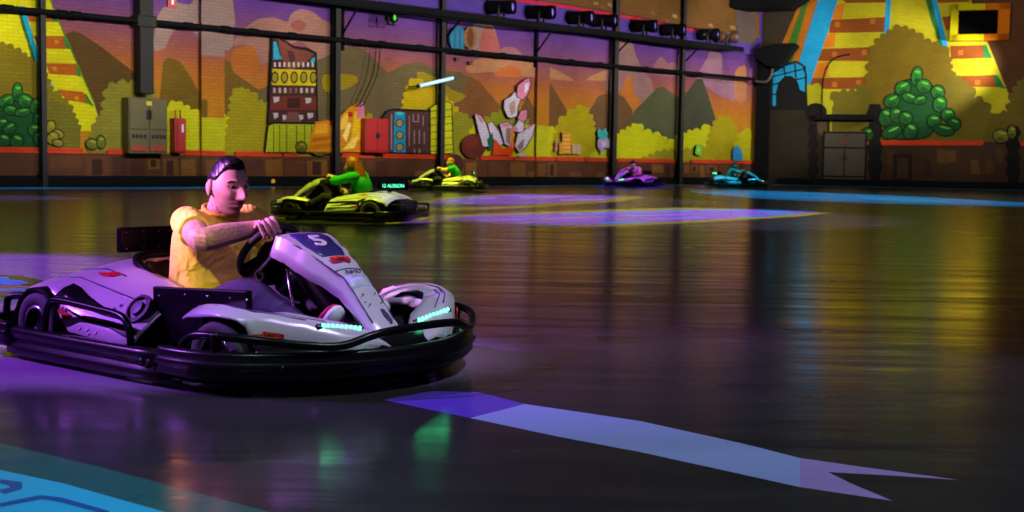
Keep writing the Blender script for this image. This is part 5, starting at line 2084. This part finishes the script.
def hand(bm, M, side=1, grip_r=.022, sc=1.0):
    """a hand closed on a bar. M: origin at the bar's centre line under the knuckles, x = along the bar
    (towards the index finger), z = from the bar towards the back of the hand, y = the way the fingers reach over"""
    def P(x, y, z):
        return M @ Vector((x * sc, y * sc, z * sc))
    g = grip_r
    # palm: rounded slab from the wrist side to the knuckles
    rings = []
    for t, w, th in ((-.075, .024, .017), (-.06, .030, .018), (-.04, .036, .0175), (-.02, .040, .016), (-.002, .041, .0135), (.010, .036, .010)):
        zc = g + .013 - .006 * (t < -.05)
        rings.append([P(w * math.cos(a) + .002, t, zc + th * math.sin(a) * (1.0 if math.sin(a) > 0 else .85)) for a in [2 * PI * k / 16 for k in range(16)]])
    ring_loft(bm, rings)
    for k, (x0, ln, r) in enumerate(((.031, 1.0, .0088), (.0105, 1.08, .0092), (-.0105, 1.02, .0088), (-.0305, .84, .0077))):
        a = [(x0, -.012, g + .016), (x0 * 1.05, .006, g + .020), (x0 * 1.06, .020 + .004 * ln, g + .012), (x0 * 1.06, .028 * ln, g * .35), (x0 * 1.02, .024, -g * .75 * ln), (x0, .006, -g * 1.15 * ln)]
        limb(bm, [P(*q) for q in a], [r * 1.12 * sc, r * 1.16 * sc, r * 1.0 * sc, r * 1.02 * sc, r * .92 * sc, r * .8 * sc], 9, 4)
    # thumb leaves the index side of the palm near its base and closes under the bar
    a = [(.020, -.055, g + .008), (.042, -.040, g * .6), (.050, -.020, -g * .2), (.044, -.004, -g * 1.0)]
    limb(bm, [P(*q) for q in a], [.013 * sc, .0118 * sc, .0105 * sc, .0088 * sc], 9, 4)


def remesh(o, vox, smooth=2, fac=.5):
    r = o.modifiers.new('one_surface', 'REMESH')
    r.mode = 'VOXEL'
    r.voxel_size = vox
    r.use_smooth_shade = True
    if smooth:
        s = o.modifiers.new('soften', 'SMOOTH')
        s.factor = fac
        s.iterations = smooth


def build_person(name, label, group, M, flip=False, vox=.0045, skin=None, shirt=None, trousers=None, shoe=None, hair_m=None,
                 hair='short', yaw=0.0, sleeves='short', hero=False, bulk=1.0):
    fy = -1 if flip else 1

    def V(x, y, z):
        return Vector((x, y * fy, z))
    root = thing(name, label, 'person', M, group)
    SKY_ = skin
    Hc = V(-.035, -.015, .708)
    HM = Matrix.Translation(Hc) @ Matrix.Rotation(yaw * fy, 4, 'Z') @ Matrix.Rotation(math.radians(4), 4, 'Y')
    # -- rim points of the two hands
    ct, st_ = math.cos(WHEEL_TILT), math.sin(WHEEL_TILT)
    ex, ez = Vector((ct, 0, st_)), Vector((-st_, 0, ct))

    def rim(a):
        r = ex * math.cos(a) + Vector((0, 1, 0)) * math.sin(a) * fy
        return WHEEL_C + r * WHEEL_R, r
    PR, rR = rim(math.radians(-30))                # right hand, high on the rim
    PL, rL = rim(math.radians(146))                # left hand, low on the rim
    zR = (ez * .75 + rR * .55 + Vector((-.1, 0, .25))).normalized()
    tR = rR.cross(ez).normalized()                 # along the rim
    if tR.x < 0:
        tR = -tR
    tR = (tR - zR * tR.dot(zR)).normalized()
    yR = zR.cross(tR)
    reach = (PR - V(.10, -.2, .56))
    if yR.dot(reach) < 0:
        yR = -yR
    MR = Matrix.Identity(4)
    for i in range(3):
        MR[i][0], MR[i][1], MR[i][2], MR[i][3] = tR[i], yR[i], zR[i], PR[i]
    zL = (ez * .9 - rL * .1 + Vector((0, 0, .2))).normalized()
    tL = Vector((0, 1, 0)) * fy
    tL = (tL - zL * tL.dot(zL)).normalized()
    yL = zL.cross(tL)
    if yL.x < 0:
        yL = -yL
    tL = -tL
    ML = Matrix.Identity(4)
    for i in range(3):
        ML[i][0], ML[i][1], ML[i][2], ML[i][3] = tL[i], yL[i], zL[i], PL[i]
    wR = MR @ Vector((0, -.085, .030))
    wL = ML @ Vector((0, -.085, .030))
    sR, sL = V(-.105, -.176, .566), V(-.125, .172, .568)
    eR, eL = V(.118, -.275, .508), V(-.01, .30, .40)
    # -- body: one continuous surface
    b_ = B()
    head_mesh(b_, HM, 56 if hero else 28, 44 if hero else 22)
    for s in (-1, 1):
        # ears
        for dx, dz, r in ((-.004, .0, .025), (.002, .015, .019), (-.004, -.019, .014)):
            c = HM @ Vector((-.014 + dx, s * .082, -.002 + dz))
            ball(b_, c, r, 12, sc=(.72, .46, 1.15))
    limb(b_, [V(-.135, 0, .555), V(-.105, -.004, .60), V(-.068, -.010, .66)], [.064 * bulk, .058 * bulk, .056 * bulk], 18)
    ell_loft(b_, [((-.20, 0, .115), .10, .155, 0), ((-.195, 0, .22), .095, .145, 0), ((-.19, 0, .32), .095, .138, .05), ((-.17, 0, .42), .103, .152, .1), ((-.148, 0, .50), .098, .165, .1),
                  ((-.135, 0, .55), .075, .15, .1), ((-.125, 0, .585), .05, .09, .1)], 22, 2.2, 4)
    for S, E_, W_, MH in ((sR, eR, wR, MR), (sL, eL, wL, ML)):
        limb(b_, [S.lerp(V(-.13, 0, .54), .35), S, S.lerp(E_, .5), E_, E_.lerp(W_, .35), W_.lerp(E_, .12), MH @ Vector((0, -.06, .030))],
             [.055, .058 * bulk, .055 * bulk, .049 * bulk, .048 * bulk, .033, .028], 16, 5)
        hand(b_, MH, 1, .0215)
    hips = [V(-.16, -.088, .16), V(-.16, .088, .16)]
    knees = [V(.262, -.160, .288), V(.262, .160, .285)]
    ank = [V(.600, -.125, .150), V(.600, .125, .150)]
    for h, k, a in zip(hips, knees, ank):
        limb(b_, [h, h.lerp(k, .5), k, k.lerp(a, .35), a], [.075, .066, .052, .048, .034], 14, 5)
    body = obj('body', b_, skin, root)
    remesh(body, vox, 1)
    # -- shirt
    b_ = B()
    ell_loft(b_, [((-.19, 0, .225), .135, .178, 0), ((-.19, 0, .27), .140, .180, 0), ((-.186, 0, .33), .132, .172, .04), ((-.168, 0, .42), .130, .180, .1), ((-.146, 0, .50), .120, .192, .1),
                  ((-.134, 0, .552), .098, .176, .1), ((-.126, 0, .582), .076, .130, .1), ((-.117, 0, .606), .062, .082, .12)], 28, 2.25, 5)
    for S, E_, q in ((sR, eR, .58), (sL, eL, .62)):
        Wp = wR if S is sR else wL
        pts = [S.lerp(V(-.13, 0, .52), .45), S, S.lerp(E_, q * .5), S.lerp(E_, q)]
        rr_ = [.060, .064 * bulk, .067 * bulk, .069 * bulk]
        if sleeves == 'long':
            pts = [S.lerp(V(-.13, 0, .52), .45), S, S.lerp(E_, .5), E_, E_.lerp(Wp, .4), Wp.lerp(E_, .1)]
            rr_ = [.072, .072, .062, .056, .052, .038]
        if sleeves == 'short':
            # open cuff: flat end
            tube(b_, pts, rr_, 20, 5)
        else:
            limb(b_, pts, rr_, 16, 5)
    sh = obj('shirt', b_, shirt, root)
    remesh(sh, .007 if hero else vox, 3, .6)
    b_ = B()
    q = []
    for k in range(29):
        a = 2 * PI * k / 28
        q.append(V(-.105 + .066 * math.cos(a), .074 * math.sin(a), .607 - .024 * math.cos(a)))
    tube(b_, q, .009, 8, 1, cap=False)
    obj('collar', b_, cloth_mat('collar_mustard', (206, 168, 60)) if hero else shirt, root)
    # -- trousers
    b_ = B()
    ell_loft(b_, [((-.20, 0, .075), .11, .16, 0), ((-.195, 0, .14), .13, .178, 0), ((-.19, 0, .24), .122, .168, 0), ((-.188, 0, .275), .112, .155, 0)], 24, 2.3, 4)
    for h, k, a in zip(hips, knees, ank):
        limb(b_, [h, h.lerp(k, .5), k, k.lerp(a, .35), a.lerp(k, .04)], [.094, .083, .071, .066, .052], 16, 5)
    tr = obj('trousers', b_, trousers, root)
    remesh(tr, .009 if hero else vox, 3, .6)
    # -- shoes: heel down, toe up on the pedal
    for a in ank:
        b_ = B()
        hl = a + V(.012, 0, -.070)
        d = V(.115, 0, .205).normalized()
        rings = []
        nrm = V(-d.z, 0, d.x)
        for t, w, h0, h1 in ((-.035, .022, .0, .03), (-.02, .034, -.005, .07), (.03, .036, -.005, .085), (.08, .038, -.005, .065), (.13, .044, -.005, .05), (.18, .044, -.004, .04), (.21, .034, -.002, .03), (.228, .016, .004, .018)):
            c = hl + d * t
            r_ = []
            for k in range(14):
                an = 2 * PI * k / 14
                hh = (h0 + h1) / 2 + (h1 - h0) / 2 * math.sin(an)
                r_.append(c + Vector((0, 1, 0)) * w * math.cos(an) + nrm * hh)
            rings.append(r_)
        ring_loft(b_, rings)
        so_ = obj('shoe', b_, shoe, root)
        b_ = B()
        rings = []
        for t, w in ((-.038, .022), (-.02, .037), (.03, .039), (.08, .040), (.13, .047), (.18, .047), (.212, .036), (.232, .016)):
            c = hl + d * t
            rings.append([c + Vector((0, 1, 0)) * w * sx + nrm * sz for sx, sz in ((-1, -.018), (1, -.018), (1, .002), (-1, .002))])
        ring_loft(b_, rings)
        obj('sole', b_, M_white if hero else M_rubber, so_)
    # -- hair
    b_ = B()
    if hair == 'quiff':
        def off(p, d):
            x, y, z = p
            line = .072 - .052 * sstep(.066, .01, x) - .075 * sstep(-.02, -.08, x) + .006 * G(abs(y), .05, .02) * sstep(0, .04, x)   # hairline height by depth
            m_ = sstep(line - .004, line + .022, z)
            o_ = -.005 + m_ * (.011 + .014 * sstep(.01, .06, x) * sstep(.07, .10, z) + .005 * sstep(.08, .11, z))
            rip = .0010 * math.sin(y * 300 + 4 * math.sin(x * 40)) * m_
            return p + p.normalized() * (o_ + rip)
        head_mesh(b_, HM, 96, 64, False, off)
    elif hair == 'long':
        def off(p, d):
            x, y, z = p
            line = .055 - .07 * sstep(.07, .02, x) - .12 * sstep(.03, -.05, x)
            m_ = sstep(line - .01, line + .02, z)
            return p + p.normalized() * (-.006 + m_ * .024)
        head_mesh(b_, HM, 40, 30, False, off)
        for s in (-1, -.5, 0, .5, 1):
            limb(b_, [HM @ Vector((-.06, s * .05, .05)), HM @ Vector((-.105 + .02 * abs(s), s * .06, -.04)), HM @ Vector((-.15 + .03 * abs(s), s * .075, -.14)), HM @ Vector((-.17 + .03 * abs(s), s * .08, -.25)), HM @ Vector((-.165 + .02 * abs(s), s * .06, -.34 + .02 * abs(s)))],
                 [.04, .045, .042, .036, .014], 10, 4)
    else:
        def off(p, d):
            x, y, z = p
            line = .05 - .03 * sstep(.06, -.02, x) - .08 * sstep(-.02, -.085, x)
            m_ = sstep(line - .006, line + .014, z)
            return p + p.normalized() * (-.006 + m_ * .018)
        head_mesh(b_, HM, 36, 26, False, off)
    ho = obj('hair', b_, hair_m, root)
    if hair == 'long':
        remesh(ho, .009, 2)
    if hair == 'cap':
        b_ = B()

        def off2(p, d):
            m_ = sstep(.035, .05, p.z)
            return p + p.normalized() * (-.006 + m_ * .028)
        head_mesh(b_, HM, 36, 26, False, off2)
        limb(b_, [HM @ Vector((.06, 0, .058)), HM @ Vector((.15, 0, .05))], [.05, .03], 12, 3)
        co = obj('cap', b_, hair_m, root)
        remesh(co, .008, 1)
    # -- eyes, brows
    for s in (-1, 1):
        c = HM @ Vector((.0705, s * .0315, .0085))
        b_ = B()
        ball(b_, c, .0115, 16)
        ey = obj('eye', b_, mat('eye_white', (210, 200, 200), .25), root)
        b_ = B()
        dd = (HM.to_3x3() @ Vector((1, -.15, -.08))).normalized()
        ball(b_, c + dd * .0075, .0058, 12)
        obj('iris', b_, mat('iris_brown', (30, 20, 16), .2), ey)
        b_ = B()
        tube(b_, [HM @ Vector((.0890, s * .012, .0255)), HM @ Vector((.0885, s * .026, .0305)), HM @ Vector((.081, s * .042, .0310)), HM @ Vector((.071, s * .052, .0250))], [.003, .0042, .004, .002], 8, 4)
        obj('eyebrow', b_, mat('brow_dark', (26, 18, 18), .8), root)
        if hero:
            b_ = B()
            tube(b_, [HM @ Vector((.0822, s * .019, .0095)), HM @ Vector((.0853, s * .031, .0165)), HM @ Vector((.077, s * .045, .0105))], [.0016, .0024, .0016], 6, 4)
            obj('upper_eyelid', b_, skin, root)
    if hero:
        b_ = B()
        ball(b_, HM @ Vector((-.006, -.080 * fy, -.029)), .0048, 10)
        obj('earring', b_, mat('ear_stud', (20, 20, 24), .2, .5), root)
        b_ = B()
        Mr2 = MR @ Matrix.Translation((-.0105 * 1.05, .010, .0215 + .0185)) @ Matrix.Rotation(PI / 2 - .5, 4, 'X')
        lathe(b_, [(.0105, -.003), (.0122, -.003), (.0122, .003), (.0105, .003)], Mr2, 20)
        obj('finger_ring', b_, M_chrome, root)
    return root


SKIN_H = Vector((-.035, -.015, .708))
M_skin1 = skin_mat('driver_skin', (200, 156, 142), beard=SKIN_H, tattoo=[(Vector((.13, -.27, .53)), .10, 70), (Vector((.19, -.17, .555)), .08, 85), (Vector((-.075, -.06, .63)), .05, 80)])
M_skin2 = skin_mat('light_skin', (214, 164, 138))
M_yellow = cloth_mat('yellow_cotton', (252, 220, 98), .85, 7, .8)
M_jeans = cloth_mat('dark_violet_denim', (62, 56, 84), .85, 10, .4)
M_greenk = cloth_mat('green_jersey', (30, 165, 70), .8, 9, .4)
M_whitek = cloth_mat('white_jacket', (205, 200, 210), .7, 12, .5)
M_blackk = cloth_mat('black_cloth', (34, 32, 38), .85, 10, .3)
M_hair1 = mat('black_hair', (24, 20, 26), .32, 0, .4, 90, .3)
M_hair2 = mat('auburn_hair', (150, 74, 26), .45, 0, .35, 60, .3)
M_shoe1 = mat('red_shoe', (176, 30, 50), .5, 0, .15, 30)
M_shoe2 = mat('pale_shoe', (190, 190, 190), .5, 0, .1, 30)
# ================================================================== KARTS AND DRIVERS IN PLACE
kart, board, MB_ = build_kart('silver go-kart with number 5 nose, nearest the camera on the violet floor', 'go-karts on the track')
KINDS = [
    # px, py of the floor under the kart, heading, label
    (350, 219.5, 180 - 14, 'yellow-lit go-kart with lit name board just behind the long-haired driver'),
    (449, 190.4, 180 - 3, 'lime-lit go-kart far back beyond the auburn-haired driver in front of the pink crystals'),
    (632, 186.6, 180 + 47, 'purple-lit go-kart by the far wall facing left with green headlights'),
    (735, 187.4, -4, 'cyan-lit go-kart by the far corner facing right'),
]
karts = [kart]
for px, py, hd, lab in KINDS:
    c = copy_tree(kart)
    c['label'] = lab
    p = floor_pt(px, py)
    KM.append(kart_matrix(p.x, p.y, math.radians(hd)))
    karts.append(c)
for k, m in zip(karts, KM):
    k.matrix_world = m


def board_of(k):
    return [c for c in k.children if c.name.startswith('name_board')][0]


for k, side in ((karts[1], 1), (karts[4], 1), (karts[2], 1)):
    bd = board_of(k)
    M = MB_ @ Matrix.Translation((-.0195, 0, 0)) @ basis((0, 0, 0), (0, -1, 0), (-1, 0, 0))
    if k is not karts[2]:
        bd.matrix_local = Matrix.Translation(BOARD_C) @ Matrix.Rotation(math.radians(-42 if k is karts[1] else 40), 4, 'Z') @ Matrix.Translation(-BOARD_C)
    if k is karts[1]:
        text_mesh('name_lettering', '12 ALISSON', M_ledtxt, bd, M, .064, depth=.001)
    else:
        for x, w in ((-.13, .05), (-.02, .12)) if k is karts[4] else ((-.02, .12),):
            b_ = B()
            for r_ in range(3):
                for q in range(3 if w > .06 else 1):
                    box(b_, M @ Vector((x + (q - (1 if w > .06 else 0)) * .038, (r_ - 1) * .022, .001)), (.004, .030, .016))
            obj('lit_segment', b_, M_ledtxt, bd, False)

GP_ = 'people driving the karts'
driver = build_person('person', 'man in yellow short-sleeved shirt with slicked black hair steering the nearest kart', GP_, KM[0], False, .0032, M_skin1, M_yellow, M_jeans, M_shoe1, M_hair1, 'quiff', math.radians(-7), 'short', True)
build_person('person', 'person in green long-sleeved top with long auburn hair in the yellow-lit kart', GP_, KM[1], True, .010, M_skin2, M_greenk, M_blackk, M_shoe2, M_hair2, 'long', 0, 'long')
build_person('person', 'person with short ginger hair and green sleeves in the lime-lit kart far back', GP_, KM[2], True, .011, M_skin2, M_greenk, M_blackk, M_shoe2, mat('ginger_hair', (170, 96, 30), .5, 0, .3, 60), 'short', math.radians(-30), 'short')
build_person('person', 'person in puffy white jacket and dark cap in the purple-lit kart', GP_, KM[3], False, .012, M_skin2, M_whitek, M_blackk, M_shoe2, M_blackk, 'cap', 0, 'long', False, 1.25)
build_person('person', 'small green-lit person with short dark hair in the cyan-lit kart', GP_, KM[4], False, .012, M_skin2, mat('teal_top', (40, 120, 100), .8, 0, .1, 20), M_blackk, M_shoe2, M_hair1, 'short', 0, 'short')
# coloured projector beams following the four far karts
for m, col, pw, tgt in ((KM[1], (0.80, 1.0, 0.03), 2900, (.15, 0, .2)), (KM[2], (0.85, 1.0, 0.02), 4500, (0, 0, .2)), (KM[3], (0.55, 0.07, 1.0), 2300, (0, 0, .2)), (KM[4], (0.02, 0.7, 1.0), 2800, (0, 0, .2))):
    t = m @ Vector(tgt)
    spot('kart_beam_light', t + Vector((-.6, -1.6, 6.5)), t, pw, col, 22, .35, .05)
t = KM[1] @ Vector((-.75, .1, .2))
spot('tail_beam_light', t + Vector((2.0, -.8, 6.0)), t, 1500, (.30, .12, 1.0), 9, .5, .05)
